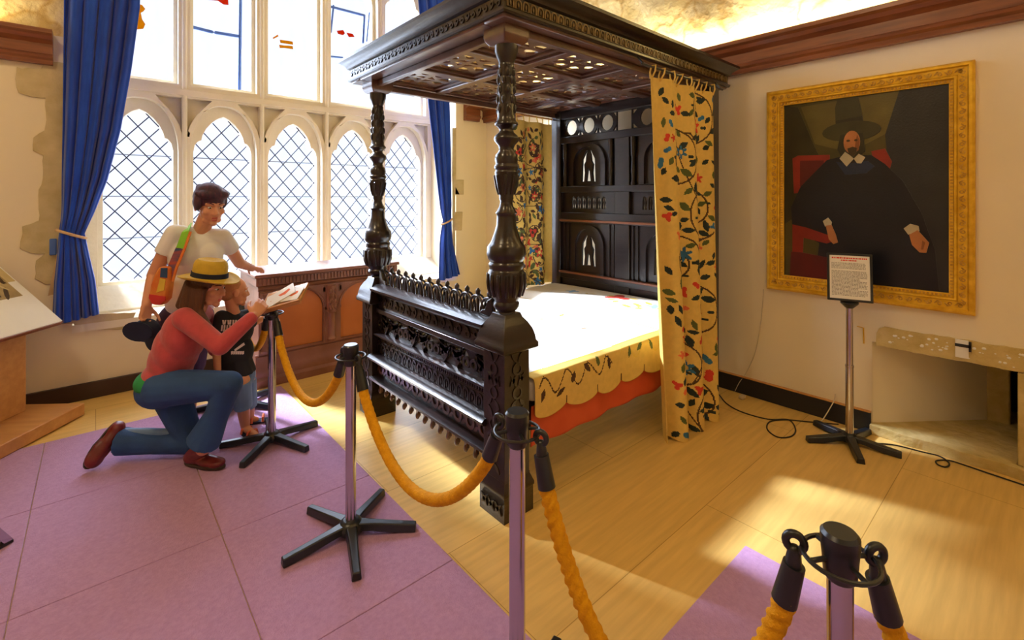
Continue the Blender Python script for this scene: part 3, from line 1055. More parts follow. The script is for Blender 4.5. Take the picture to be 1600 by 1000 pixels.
def figure_hole(cy, z0, z1, w):
    """arched cut-out with a standing silhouette left inside it"""
    h = z1 - z0
    return [[(cy - w, z0), (cy - w * 0.62, z0 + 0.02 * h), (cy - w * 0.5, z0 + h * 0.3), (cy - w * 0.62, z0 + h * 0.55), (cy - w * 0.36, z0 + h * 0.66), (cy - w * 0.30, z0 + h * 0.86),
             (cy - w * 0.1, z0 + h), (cy - w * 0.35, z0 + h * 0.98), (cy - w * 0.9, z0 + h * 0.72), (cy - w * 0.95, z0 + h * 0.4)],
            [(cy + w, z0), (cy + w * 0.95, z0 + h * 0.4), (cy + w * 0.9, z0 + h * 0.72), (cy + w * 0.35, z0 + h * 0.98), (cy + w * 0.1, z0 + h), (cy + w * 0.30, z0 + h * 0.86),
             (cy + w * 0.36, z0 + h * 0.66), (cy + w * 0.62, z0 + h * 0.55), (cy + w * 0.5, z0 + h * 0.3), (cy + w * 0.62, z0 + 0.02 * h)],
            [(cy - w * 0.32, z0 + 0.03 * h), (cy + w * 0.32, z0 + 0.03 * h), (cy + w * 0.16, z0 + h * 0.34), (cy, z0 + h * 0.42), (cy - w * 0.16, z0 + h * 0.34)]]


for y0, y1 in HW:
    c = (y0 + y1) / 2
    mb = MB()
    mb.plate([rect(y0, 1.70, y1, 2.17)] + figure_hole(c, 1.76, 2.07, 0.088), -0.012, 0.012, O=(HX, 0, 0), U=(0, 1, 0), W=(0, 0, 1), N=NX)
    a = arch(c - 0.22, c + 0.22, 1.725, 1.93, 2.14)
    b = arch(c - 0.17, c + 0.17, 1.728, 1.93, 2.10)
    mb.plate([a, b], 0.012, 0.04, O=(HX, 0, 0), U=(0, 1, 0), W=(0, 0, 1), N=NX)
    for s in (-1, 1):
        mb.lathe([(0.022, 1.72), (0.024, 1.74), (0.014, 1.76), (0.022, 1.85), (0.014, 1.96), (0.024, 1.99), (0.026, 2.15)], M.Translation((HX - 0.03, c + s * 0.285, 0)), 12)
    obj('arched_panel', mb, 'bedwood', hb, smooth=35)
    mb = MB()
    mb.plate([rect(y0, 0.85, y1, 1.38)] + figure_hole(c, 0.94, 1.24, 0.088), -0.012, 0.012, O=(HX, 0, 0), U=(0, 1, 0), W=(0, 0, 1), N=NX)
    a = arch(c - 0.20, c + 0.20, 0.87, 1.12, 1.34)
    b = arch(c - 0.155, c + 0.155, 0.873, 1.12, 1.30)
    mb.plate([a, b], 0.012, 0.035, O=(HX, 0, 0), U=(0, 1, 0), W=(0, 0, 1), N=NX)
    for s in (-1, 1):
        for q in (0.25, 0.30, 0.345):
            mb.box((HX - 0.025, c + s * q - 0.012, 0.865), (HX - 0.01, c + s * q + 0.012, 1.355))
    obj('lower_panel', mb, 'bedwood', hb, smooth=35)
    mb = MB()
    holes = []
    k = 7
    ww = (y1 - y0) * 0.66
    for i in range(k):
        u = c - ww / 2 + ww * (i + 0.5) / k
        holes.append(arch(u - ww / k * 0.36, u + ww / k * 0.36, 1.50, 1.57, 1.62, n=5))
    mb.plate([rect(y0, 1.45, y1, 1.67)] + holes, -0.012, 0.012, O=(HX, 0, 0), U=(0, 1, 0), W=(0, 0, 1), N=NX)
    for i in range(k):
        u = c - ww / 2 + ww * (i + 0.5) / k
        mb.lathe([(0.012, 1.49), (0.006, 1.52), (0.011, 1.56), (0.005, 1.60), (0.01, 1.625)], M.Translation((HX, u, 0)), 8)
    obj('arcaded_strip', mb, 'bedwood', hb, smooth=35)
    mb = MB()
    mb.plate(fret_loops(y0, 2.215, y1, 2.41, 'ring'), -0.01, 0.01, O=(HX, 0, 0), U=(0, 1, 0), W=(0, 0, 1), N=NX)
    obj('fret_panel', mb, 'bedwood', hb, smooth=0)
mb = MB()
mb.box((HX - 0.075, HY0 + 0.13, 0.852), (HX - 0.03, HY1 - 0.13, 0.872))
mb.box((HX - 0.07, HY0 + 0.13, 1.37), (HX - 0.03, HY1 - 0.13, 1.392))
obj('ledge_moulding', mb, 'cornice', hb, bevel=0.004)

# ---- canopy
CX0, CX1, CY0, CY1 = 1.46, 3.79, 1.725, 3.53
cn = None
mb = MB()
beams_x = [CX0 + 0.02, 2.22, 2.96, HX + 0.02]
beams_y = [CY0 + 0.03, 2.32, 2.86, CY1 - 0.13]
mb.box((CX0, CY0, ZS + 0.03), (CX1, CY0 + 0.16, 2.54))
mb.box((CX0, CY1 - 0.16, ZS + 0.03), (CX1, CY1, 2.54))
mb.box((CX0, CY0 + 0.16, ZS + 0.03), (CX0 + 0.17, CY1 - 0.16, 2.54))
mb.box((CX1 - 0.20, CY0 + 0.16, ZS + 0.03), (CX1, CY1 - 0.16, 2.54))
for y in (2.33, 2.87):
    mb.box((CX0 + 0.17, y - 0.04, ZS + 0.03), (CX1 - 0.2, y + 0.04, 2.54))
for x in (2.15, 2.72, 3.22):
    mb.box((x - 0.04, CY0 + 0.16, ZS + 0.028), (x + 0.04, CY1 - 0.16, 2.541))
cn = obj('canopy', mb, 'bedwood_mid', bed, bevel=0.008)
# inner moulding strips under the beams
mb = MB()
mb.box((CX0 + 0.10, CY0 + 0.07, ZS - 0.01), (CX1 - 0.2, CY0 + 0.12, ZS + 0.03))
mb.box((CX0 + 0.10, CY1 - 0.13, ZS - 0.01), (CX1 - 0.2, CY1 - 0.08, ZS + 0.03))
mb.box((CX0 + 0.10, CY0 + 0.12, ZS - 0.01), (CX0 + 0.14, CY1 - 0.13, ZS + 0.03))
obj('soffit_moulding', mb, 'bedwood_mid', cn, bevel=0.005)
CR = [(0, 2.485), (0.012, 2.485), (0.018, 2.495), (0.018, 2.505), (0.004, 2.512), (0.004, 2.572), (0.020, 2.58), (0.030, 2.60), (0.055, 2.62), (0.07, 2.63), (0.072, 2.648), (0, 2.648)]


def ring_sweep(mb, prof, x0, y0, x1, y1):
    vs, fs = [], []
    n = len(prof)
    for sx, sy, X, Y in ((-1, -1, x0, y0), (1, -1, x1, y0), (1, 1, x1, y1), (-1, 1, x0, y1)):
        for o2, z in prof:
            vs.append((X + sx * o2, Y + sy * o2, z))
    for k in range(4):
        for i in range(n):
            j = (i + 1) % n
            k2 = (k + 1) % 4
            fs.append((k * n + i, k2 * n + i, k2 * n + j, k * n + j))
    mb._add(vs, fs)


mb = MB()
ring_sweep(mb, CR, CX0, CY0, CX1, CY1)
obj('cornice', mb, 'bedwood', cn, smooth=30)
mb = MB()
band(mb, (CX0 - 0.0035, CY0 + 0.01, 2.516), (0, 1, 0), UP, NX, CY1 - CY0 - 0.02, 0.054, 'scroll', 0.05, 0.006)
obj('carved_frieze', mb, 'bedwood', cn, smooth=30)
mb = MB()
band(mb, (CX0 + 0.01, CY0 - 0.0035, 2.516), (1, 0, 0), UP, (0, -1, 0), CX1 - CX0 - 0.02, 0.054, 'arcade', 0.05, 0.006)
obj('carved_frieze', mb, 'bedwood_gilt', cn, smooth=30)
xs = [CX0 + 0.17, 2.11, 2.19, 2.68, 2.76, 3.18, 3.26, CX1 - 0.2]
ys = [CY0 + 0.16, 2.29, 2.37, 2.83, 2.91, CY1 - 0.16]
for i in range(0, 8, 2):
    for j in range(0, 6, 2):
        x0, x1, y0, y1 = xs[i], xs[i + 1], ys[j], ys[j + 1]
        mb = MB()
        w, h = x1 - x0, y1 - y0
        cx, cy = (x0 + x1) / 2, (y0 + y1) / 2
        loops = [rect(x0 - 0.01, y0 - 0.01, x1 + 0.01, y1 + 0.01)]
        for k in range(8):
            a0 = 2 * PI * k / 8 + 0.1
            a1 = a0 + 2 * PI / 8 - 0.26
            loops.append([(cx + w * 0.44 * r * math.cos(a), cy + h * 0.44 * r * math.sin(a)) for r, a in
                          [(0.92, a0), (1.0, (a0 + a1) / 2), (0.92, a1), (0.6, a1 - 0.05), (0.50, (a0 + a1) / 2), (0.6, a0 + 0.05)]])
        for k in range(4):
            a0 = 2 * PI * k / 4 + 0.2
            a1 = a0 + 2 * PI / 4 - 0.4
            loops.append([(cx + w * 0.4 * r * math.cos(a), cy + h * 0.4 * r * math.sin(a)) for r, a in [(0.45, a0), (0.45, a1), (0.12, (a0 + a1) / 2)]])
        mb.plate(loops, 0, 0.012, O=(0, 0, 2.505), U=(1, 0, 0), W=(0, 1, 0), N=(0, 0, 1))
        for a, b, c, d in ((x0, y0, x1, y0 + 0.03), (x0, y1 - 0.03, x1, y1), (x0, y0 + 0.03, x0 + 0.03, y1 - 0.03), (x1 - 0.03, y0 + 0.03, x1, y1 - 0.03)):
            mb.box((a, b, 2.488), (c, d, 2.504))
        obj('coffer_panel', mb, 'bedwood_mid', cn, smooth=0)


# ================================================================ FABRICS (pattern rasterised into the cloth's own faces)
class Cloth:
    def __init__(s, W, H, step):
        s.W, s.H = W, H
        s.nu, s.nv = max(2, int(W / step)), max(2, int(H / step))
        u = (np.arange(s.nu) + 0.5) * W / s.nu
        v = (np.arange(s.nv) + 0.5) * H / s.nv
        s.S, s.T = np.meshgrid(u, v)
        s.idx = np.zeros(s.S.shape, dtype=np.int32)

    def leaf(s, x, y, ang, L, w, m):
        ca, sa = math.cos(ang), math.sin(ang)
        a = ((s.S - x) * ca + (s.T - y) * sa) / (L / 2)
        b = (-(s.S - x) * sa + (s.T - y) * ca) / (w / 2)
        s.idx[(np.abs(a) < 1) & (np.abs(b) < (1 - np.abs(a) ** 1.8))] = m

    def flower(s, x, y, r, m, k=5, ph=0.0, core=None):
        dx, dy = s.S - x, s.T - y
        d = np.hypot(dx, dy)
        th = np.arctan2(dy, dx)
        s.idx[d < r * (0.72 + 0.28 * np.cos(k * (th - ph)))] = m
        if core is not None:
            s.idx[d < r * 0.3] = core

    def line(s, pts, w, m):
        for i in range(len(pts) - 1):
            (x0, y0), (x1, y1) = pts[i], pts[i + 1]
            n = max(1, int(math.hypot(x1 - x0, y1 - y0) / (w * 0.4)))
            for j in range(n):
                x, y = x0 + (x1 - x0) * j / n, y0 + (y1 - y0) * j / n
                iu0, iu1 = int((x - w) / s.W * s.nu), int((x + w) / s.W * s.nu) + 2
                iv0, iv1 = int((y - w) / s.H * s.nv), int((y + w) / s.H * s.nv) + 2
                if iu1 < 0 or iv1 < 0 or iu0 >= s.nu or iv0 >= s.nv:
                    continue
                iu0, iv0 = max(0, iu0), max(0, iv0)
                sub = (slice(iv0, iv1), slice(iu0, iu1))
                s.idx[sub][np.hypot(s.S[sub] - x, s.T[sub] - y) < w / 2] = m

    def vines(s, x0, x1, y0, y1, seed, VINE=1, DARK=2, GREEN=3, cols=(4, 5, 6), r=0.15, dens=1.0, single=False):
        rnd = random.Random(seed)
        cx0, w = (x0 + x1) / 2, x1 - x0
        y = y0 + r * 0.6
        side = 1
        prev = None
        while y < y1:
            for cx in ([cx0 + side * w * 0.2] if (w < 0.55 or single) else [cx0 - w * 0.27 + side * 0.04, cx0 + w * 0.27 - side * 0.04]):
                rr = r * rnd.uniform(0.8, 1.12)
                a0 = rnd.uniform(0, 6.28)
                dr = rnd.choice((-1, 1))
                pts = []
                for k in range(40):
                    t = k / 39
                    q = rr * (1 - 0.62 * t)
                    a = a0 + dr * t * 7.2
                    pts.append((cx + q * math.cos(a), y + q * math.sin(a) * 1.05))
                s.line(pts, 0.0115, VINE)
                if prev:
                    px, py = prev
                    s.line([(px, py), ((px + pts[0][0]) / 2 + 0.03 * side, (py + pts[0][1]) / 2), pts[0]], 0.009, VINE)
                prev = pts[3]
                for k in range(1, 38, 4):
                    if rnd.random() > 0.92 * dens:
                        continue
                    px, py = pts[k]
                    q = pts[k + 1]
                    an = math.atan2(q[1] - py, q[0] - px) + rnd.choice((-1, 1)) * rnd.uniform(0.6, 1.4)
                    L = rnd.uniform(0.066, 0.10)
                    s.leaf(px + math.cos(an) * L * 0.55, py + math.sin(an) * L * 0.55, an, L, L * rnd.uniform(0.42, 0.58), rnd.choice((DARK, DARK, DARK, GREEN)))
                m = rnd.choice(cols)
                s.flower(pts[-1][0], pts[-1][1], rnd.uniform(0.042, 0.06), m, rnd.choice((3, 5, 5, 6)), rnd.uniform(0, 6), core=rnd.choice((None, 0, DARK)))
                for _ in range(2):
                    a = rnd.uniform(0, 6.28)
                    s.flower(cx + rr * 1.15 * math.cos(a), y + rr * 1.1 * math.sin(a), rnd.uniform(0.028, 0.044), rnd.choice(cols), rnd.choice((2, 3, 5)), rnd.uniform(0, 6))
                for k in range(3):
                    a = rnd.uniform(0, 6.28)
                    s.flower(cx + rr * 0.6 * math.cos(a), y + rr * 0.6 * math.sin(a), rnd.uniform(0.013, 0.022), DARK, 2, 0)
            y += r * 1.72
            side = -side

    def fill(s, x0, x1, y0, y1, seed, n, DARK=2, GREEN=3, cols=(4, 5, 6)):
        rnd = random.Random(seed)
        for _ in range(n):
            x, y = rnd.uniform(x0, x1), rnd.uniform(y0, y1)
            near = s.idx[np.hypot(s.S - x, s.T - y) < 0.026]
            if len(near) == 0 or near.any():
                continue
            if rnd.random() < 0.78:
                s.leaf(x, y, rnd.uniform(0, 6.28), rnd.uniform(0.055, 0.085), rnd.uniform(0.028, 0.042), rnd.choice((DARK, DARK, GREEN)))
            else:
                s.flower(x, y, rnd.uniform(0.026, 0.038), rnd.choice(cols), rnd.choice((2, 3, 5)), rnd.uniform(0, 6))

    def build(s, name, fn, mats, parent, thick=0.004, off=V((0, 0, 0))):
        """fn(U, T) -> x, y, z arrays over the grid corners (metres along the cloth)"""
        u = np.linspace(0, s.W, s.nu + 1)
        v = np.linspace(0, s.H, s.nv + 1)
        A, B = np.meshgrid(u, v)
        x, y, z = fn(A, B)
        co = np.stack([x - off.x, y - off.y, z - off.z], -1).reshape(-1, 3)
        i = np.arange(s.nv * (s.nu + 1)).reshape(s.nv, s.nu + 1)[:, :-1].ravel()
        faces = np.stack([i, i + 1, i + s.nu + 2, i + s.nu + 1], -1)
        me = bpy.data.meshes.new(name)
        me.from_pydata(co.tolist(), [], faces.tolist())
        for m in mats:
            me.materials.append(MT[m])
        me.polygons.foreach_set('material_index', s.idx.ravel().tolist())
        me.polygons.foreach_set('use_smooth', [True] * len(me.polygons))
        me.update()
        o = bpy.data.objects.new(name, me)
        C.objects.link(o)
        o.parent = parent
        if thick:
            sd = o.modifiers.new('solid', 'SOLIDIFY')
            sd.thickness = thick
            sd.offset = 0
        return o


EMB = ['linen', 'vine', 'leaf_dark', 'leaf_green', 'red', 'orange', 'teal']

# near bed curtain: hangs along the bed side at Y~1.68
cur = thing('bed_curtain', 'mustard linen curtain embroidered with dark vines at the near bedside', 'curtain', (3.0, 1.68, 0))
W1, H1 = 0.90, 2.36
cl = Cloth(W1, H1, 0.0052)
cl.vines(0.17, 0.86, 0.0, 2.4, 5, r=0.20, single=True)
cl.fill(0.15, 0.87, 0.02, 2.28, 17, 420)


def near_fn(u, t):
    f = u / W1
    k = t / H1                                   # 0 bottom .. 1 top
    x0 = 2.60 + (2.775 - 2.60) * (1 - k) ** 1.2
    x = x0 + (3.44 - x0) * f
    amp = 0.022 + 0.038 * (1 - k)
    y = 1.672 + amp * np.sin(f * 6.2 * PI - 0.6 + 0.5 * (1 - k)) - 0.02 * (1 - k)
    x = x + 0.03 * (1 - k) * np.sin(f * 6.2 * PI + 1.0) * np.sin(f * PI)
    z = 0.015 + t + 0.02 * np.sin(f * 6.2 * PI) * (1 - k) ** 3
    return x, y, z


cl.build('embroidered_cloth', near_fn, EMB, cur, 0.004, V(cur.location))
mb = MB()
for i in range(8):
    f = (i + 0.25) / 7.6
    x, y, z = near_fn(np.array([f * W1]), np.array([H1]))
    p = V((float(x[0]), float(y[0]), float(z[0])))
    q = V((p.x, 1.655, 2.42))
    tb = MB()
    tb.tube([p + V((0, -0.004, -0.02)), p.lerp(q, 0.5) + V((0.006, -0.016, 0)), q + V((0, -0.014, 0.012)), q + V((0, 0.016, 0.012)), p.lerp(q, 0.5) + V((0.004, 0.02, 0)), p + V((0, 0.006, -0.02))], 0.0055, seg=6)
    obj('tab_loop', tb, 'linen', cur)
mb = MB(); mb.capsule((2.50, 1.655, 2.42), 0.007, (3.56, 1.655, 2.42), 0.007, seg=8)
for x in (2.52, 3.54):
    mb.capsule((x, 1.655, 2.42), 0.006, (x, 1.700, 2.4775), 0.006, seg=8)
obj('rod', mb, 'black_plastic', cur)

# far bed curtain
cur2 = thing('bed_curtain', 'yellow embroidered curtain with orange flowers on far side of the bed', 'curtain', (3.3, 3.42, 0))
W2, H2 = 0.92, 1.70
cl = Cloth(W2, H2, 0.007)
cl.vines(0.02, 0.76, 0.0, 1.62, 23, DARK=1, cols=(5, 5, 4, 4, 6), r=0.13)
cl.fill(0.02, 0.78, 0.02, 1.62, 18, 420, DARK=1)


def far_fn(u, t):
    f = u / W2
    k = t / H2
    x = 2.94 + 0.59 * f + 0.015 * (1 - k)
    y = 3.42 + 0.030 * np.sin(f * 5 * PI + 0.4 * k) * (0.7 + 0.5 * (1 - k))
    return x, y, 0.735 + t * 0.955


cl.build('embroidered_cloth', far_fn, EMB, cur2, 0.004, V(cur2.location))
for i in range(7):
    f = (i + 0.3) / 6.6
    x, y, z = far_fn(np.array([f * W2]), np.array([H2]))
    p = V((float(x[0]), float(y[0]), float(z[0])))
    tb = MB(); tb.tube([p + V((0, 0, -0.02)), V((p.x, 3.43, 2.425))], 0.006, seg=6)
    obj('tab_loop', tb, 'linen', cur2)
mb = MB(); mb.capsule((2.9, 3.43, 2.415), 0.008, (3.555, 3.43, 2.415), 0.008, seg=8)
for x in (2.92, 3.55):
    mb.capsule((x, 3.43, 2.41), 0.006, (x, 3.43, 2.4235), 0.006, seg=8)
obj('rod', mb, 'pine', cur2)

# bedspread: top, scalloped near drop, foot and far drops; built as a draped sheet
sp = thing('bedspread', 'cream bedspread with scalloped yellow edge and embroidered leaves', 'bedspread', (2.6, 2.6, 0.64))
DROP = 0.225
SX0, SX1, SY0, SY1, SZ = 1.72, 3.545, 1.80, 3.40, 0.655
Wd = SY1 - SY0
cs = Cloth(SX1 - SX0, Wd + DROP + 0.10, 0.0065)
# parameter t: 0..DROP hanging part, then across the top; index 1 = yellow linen on the hanging part and rim
cs.idx[cs.T < DROP + 0.055] = 1
rn = random.Random(8)
for i in range(14):
    x, y = rn.uniform(0.05, 1.78), rn.uniform(DROP + 0.12, DROP + Wd)
    a = rn.uniform(0, 6.28)
    cs.leaf(x, y, a, rn.uniform(0.04, 0.09), 0.03, rn.choice((4, 4, 5)))
xh = cs.W
for i in range(14):
    x, y = xh - rn.uniform(0.10, 0.42), DROP + rn.uniform(0.12, 0.78)
    cs.leaf(x, y, rn.uniform(0, 6.28), rn.uniform(0.08, 0.13), 0.05, rn.choice((4, 4, 6, 4)))
cs.flower(xh - 0.16, DROP + 0.68, 0.12, 7, 3, 0.4)
cs.flower(xh - 0.20, DROP + 0.30, 0.07, 6, 4, 0.4)
cs.flower(xh - 0.22, DROP + 1.15, 0.07, 6, 4, 0.4)
cs.line([(0.0, DROP + 0.06), (0.5, DROP + 0.055), (1.0, DROP + 0.062), (1.8, DROP + 0.055)], 0.012, 4)
cs.line([(xh - 0.50, DROP + 0.02), (xh - 0.50, DROP + Wd)], 0.012, 4)
pts = [(0.03 + 0.62 * k / 40, DROP - 0.06 + 0.05 * math.sin(k * 0.55)) for k in range(41)]
cs.line(pts, 0.008, 2)
pts = [(0.75 + 0.62 * k / 40, DROP - 0.03 + 0.05 * math.sin(k * 0.45)) for k in range(41)]
cs.line(pts, 0.007, 4)
for x, y, a in ((0.06, 0.12, 1.3), (0.20, 0.10, 0.3), (0.30, 0.16, 1.2), (0.42, 0.19, 2.3), (0.52, 0.20, 1.4), (0.62, 0.17, 1.7), (0.84, 0.19, 1.3), (0.95, 0.2, 0.5), (1.08, 0.19, 1.8), (1.25, .2, .5)):
    cs.leaf(x, y, a, 0.075, 0.032, rn.choice((2, 2, 3)))
for k in range(7):
    xk = 0.25 * (k + 1)
    cs.line([(xk, 0.0), (xk, 0.045)], 0.008, 2)


def spread_fn(u, t):
    x = SX0 + u
    sc = np.abs(np.sin(u / 0.25 * PI)) ** 0.5            # scallops 20 cm wide
    lift = (1 - sc) * 0.045 * np.clip((DROP - t) / DROP, 0, 1) ** 0.6
    d = np.clip(DROP - t, 0, None)
    r = 0.035
    top_t = np.clip(t - DROP, 0, None)
    y = SY0 + np.where(t < DROP, -r * (1 - np.exp(-d / 0.02)) * 0.5 + 0.012 * np.sin(u * 9.0) * d / DROP, top_t)
    z = SZ - d + lift
    # soft mound, pillow ridge at the head, wrinkles
    z = z + np.where(t >= DROP, 0.02 * np.sin(np.clip(top_t / Wd, 0, 1) * PI) + 0.004 * np.sin(u * 7 + top_t * 5) * np.clip(top_t / .1, 0, 1), 0)
    ph = np.clip((u - (cs.W - 0.50)) / 0.07, 0, 1)
    edge = np.clip(top_t / 0.10, 0, 1)
    z = z + 0.07 * ph * ph * (3 - 2 * ph) * np.where(t >= DROP, 0.35 + 0.65 * edge, 0.35 * np.clip(1 - d / .1, 0, 1))
    # the far edge tucks straight down
    over = np.clip(top_t - Wd, 0, None)
    y = np.where(top_t > Wd, SY1, y)
    z = z - over
    return x, y, z


cs.build('coverlet', spread_fn, ['linen_pale', 'linen', 'vine', 'leaf_green', 'leaf_yellow', 'orange', 'sky_thread', 'red'], sp, 0.004, V(sp.location))
mb = MB(); mb.box((SX0, SY0 + 0.005, 0.52), (SX1, SY1 - 0.01, 0.652))
obj('mattress', mb, 'linen_pale', sp, bevel=0.03)

val = thing('valance', 'orange-red cloth valance hanging below the scalloped bedspread', 'valance', (2.6, 1.80, 0.3))
vc = Cloth(SX1 - SX0 - 0.01, 0.215, 0.012)


def val_fn(u, t):
    s = np.sin(u * 21) * 0.008 + np.sin(u * 9 + 1) * 0.006
    return SX0 + 0.002 + u, SY0 + 0.012 + s * (1.2 - t / 0.215), 0.29 + t + 0 * u


vc.build('pleated_cloth', val_fn, ['valance'], val, 0.004, V(val.location))
# ================================================================ BLUE WINDOW CURTAINS
def blue_curtain(rows, Y, name_label, amp, nf, lining_px=None, tie_row=None, seed=0):
    """rows: (py, left px, right px) from top to bottom on the plane y=Y"""
    top = on_Y((rows[0][1] + rows[0][2]) / 2, rows[0][0], Y)
    root = thing('window_curtain', name_label, 'curtain', (top.x, Y, 0))
    pts = [(on_Y(a, py, Y), on_Y(b, py, Y)) for py, a, b in rows]
    zs = np.array([(p.z + q.z) / 2 for p, q in pts])[::-1]
    xl = np.array([p.x for p, q in pts])[::-1]
    xr = np.array([q.x for p, q in pts])[::-1]
    tz = pts[tie_row][0].z, pts[tie_row][1].z
    ztie = sum(tz) / 2
    W, Hh = 1.0, zs[-1] - zs[0]
    cl = Cloth(W, Hh, 0.0125)

    def fn(u, t):
        z = zs[0] + t
        a, b = np.interp(z, zs, xl), np.interp(z, zs, xr)
        w = b - a
        x = a + w * u
        g = np.exp(-((z - ztie) / 0.10) ** 2)
        ph = u * nf * 2 * PI + 0.5 * np.sin(z * 1.3 + seed)
        y = Y + (amp * (1 - 0.75 * g)) * (np.sin(ph) + 0.35 * np.sin(ph * 2.3 + 1.1)) - 0.015 * g
        x = x + 0.12 * w / nf * np.cos(ph)
        z2 = z + 0.05 * (u - 0.5) * (1 - np.clip(t / 0.3, 0, 1)) + g * 0.02 * np.sin(ph)
        return x, y, z2
    cl.build('cloth', fn, ['blue'], root, 0.006, V(root.location))
    p, q = pts[tie_row]
    mb = MB()
    c = (p + q) / 2
    rx = (q - p).length / 2 + 0.012
    mb.tube([c + V((rx * math.cos(a), (amp * 0.75 + 0.022) * math.sin(a), -0.035 * math.cos(a) * (1 if seed == 0 else -1) + (0.0))) for a in [2 * PI * k / 24 for k in range(24)]], 0.011, seg=8, closed=True)
    obj('tieback', mb, 'lining', root)
    if lining_px:
        mb = MB()
        P = [on_Y(x, y, Y + 0.055) for x, y in lining_px]
        mb.plate([[(k.x, k.z) for k in P]], 0, 0.006, O=(0, Y + 0.055, 0), N=(0, -1, 0))
        obj('lining', mb, 'lining', root)
    return root


blue_curtain([(-420, 101, 224), (0, 98, 216), (100, 97, 203), (200, 96, 186), (280, 95, 166), (330, 95, 147), (366, 92, 131), (400, 88, 138), (440, 83, 147), (500, 80, 153)],
             5.0, 'tall royal blue curtain tied back at the left edge of the window', 0.034, 5, [(95, 368), (98, 380), (84, 460), (75, 462), (84, 420)], 6)
p = on_Y(83, 385, 5.08)
mb = MB(); mb.box((p.x - 0.02, 5.05, p.z - 0.065), (p.x + 0.02, 5.088, p.z + 0.06))
tag(obj('tieback_bracket', mb, 'casement', bevel=0.006), 'small pale blue bracket on the stonework beside the left tied curtain', 'bracket')
blue_curtain([(-200, 640, 690), (0, 652, 698), (165, 668, 705), (250, 679, 706), (320, 688, 706), (346, 691, 705), (380, 688, 708), (434, 686, 719)],
             5.04, 'blue curtain tied back at the window end behind the bed', 0.030, 3.5, None, 5, 1)

# ================================================================ STANCHIONS AND ROPES
def make_stanchion(label, loc, rot):
    root = thing('rope_stanchion', label, 'stanchion', (0, 0, 0), 0, 'rope barrier stanchions')
    mb = MB()
    mb.lathe([(0.058, 0.020), (0.060, 0.045), (0.045, 0.066), (0.030, 0.074)], None, 20)
    obj('hub', mb, 'black_plastic', root)
    for k in range(5):
        a = 2 * PI * k / 5
        ux, uy = V((math.cos(a), math.sin(a), 0)), V((-math.sin(a), math.cos(a), 0))
        mb = MB()
        secs = [(0.035, 0.032, 0.030, 0.062), (0.10, 0.026, 0.022, 0.056), (0.20, 0.023, 0.008, 0.046), (0.305, 0.021, 0.0, 0.036)]
        vs, fs = [], []
        for r, w, z0, z1 in secs:
            c = ux * r
            vs += [c - uy * w + UP * z0, c + uy * w + UP * z0, c + uy * w * 0.75 + UP * z1, c - uy * w * 0.75 + UP * z1]
        for i in range(3):
            for q in range(4):
                q2 = (q + 1) % 4
                fs.append((i * 4 + q, i * 4 + q2, i * 4 + 4 + q2, i * 4 + 4 + q))
        fs += [(3, 2, 1, 0), (12, 13, 14, 15)]
        mb._add(vs, fs)
        obj('leg', mb, 'black_plastic', root, bevel=0.005)
    mb = MB(); mb.lathe([(0.024, 0.06), (0.024, 0.842)], None, 24); obj('pole', mb, 'chrome', root)
    cap = MB(); cap.lathe([(0.026, 0.80), (0.030, 0.805), (0.033, 0.845), (0.036, 0.875), (0.036, 0.892), (0.030, 0.899)], None, 24)
    cap = obj('cap', cap, 'black_plastic', root)
    mb = MB(); mb.tube([(0.068 * math.cos(2 * PI * k / 32), 0.068 * math.sin(2 * PI * k / 32), 0.842) for k in range(32)], 0.0048, seg=8, closed=True)
    for k in range(4):
        a = PI / 4 + k * PI / 2
        mb.capsule((0.03 * math.cos(a), 0.03 * math.sin(a), 0.845), 0.005, (0.066 * math.cos(a), 0.066 * math.sin(a), 0.842), 0.005, seg=8)
    obj('hook_ring', mb, 'black_plastic', cap)
    root.location = loc
    root.rotation_euler = (0, 0, rot)
    return root


S = [V((0.815, 4.13, 0)), V((0.866, 3.368, 0)), V((0.910, 2.20, 0)), V((0.947, 1.058, 0)), V((1.166, 0.295, 0)), V((2.0, -0.30, 0))]
for i in range(6):
    on_rug = True
    S[i].z = 0.009
st = make_stanchion('chrome rope stanchion with a slanted leaflet rest on top', S[1], R(8))
dup(st, S[0], R(20), 'chrome stanchion mostly hidden behind the boy in the dark T-shirt')
dup(st, S[2], R(-36), 'chrome stanchion whose whole five-legged black base shows on the open carpet')
tall = dup(st, S[3], R(20), 'chrome stanchion in front of the near bed foot post, base cut off')
dup(st, S[4], R(10), 'nearest chrome stanchion, its round black cap low at the bottom right')
dup(st, S[5], R(-20), 'outermost chrome stanchion at the far end of the right hand rope')


tall.scale = (1, 1, 1.065)


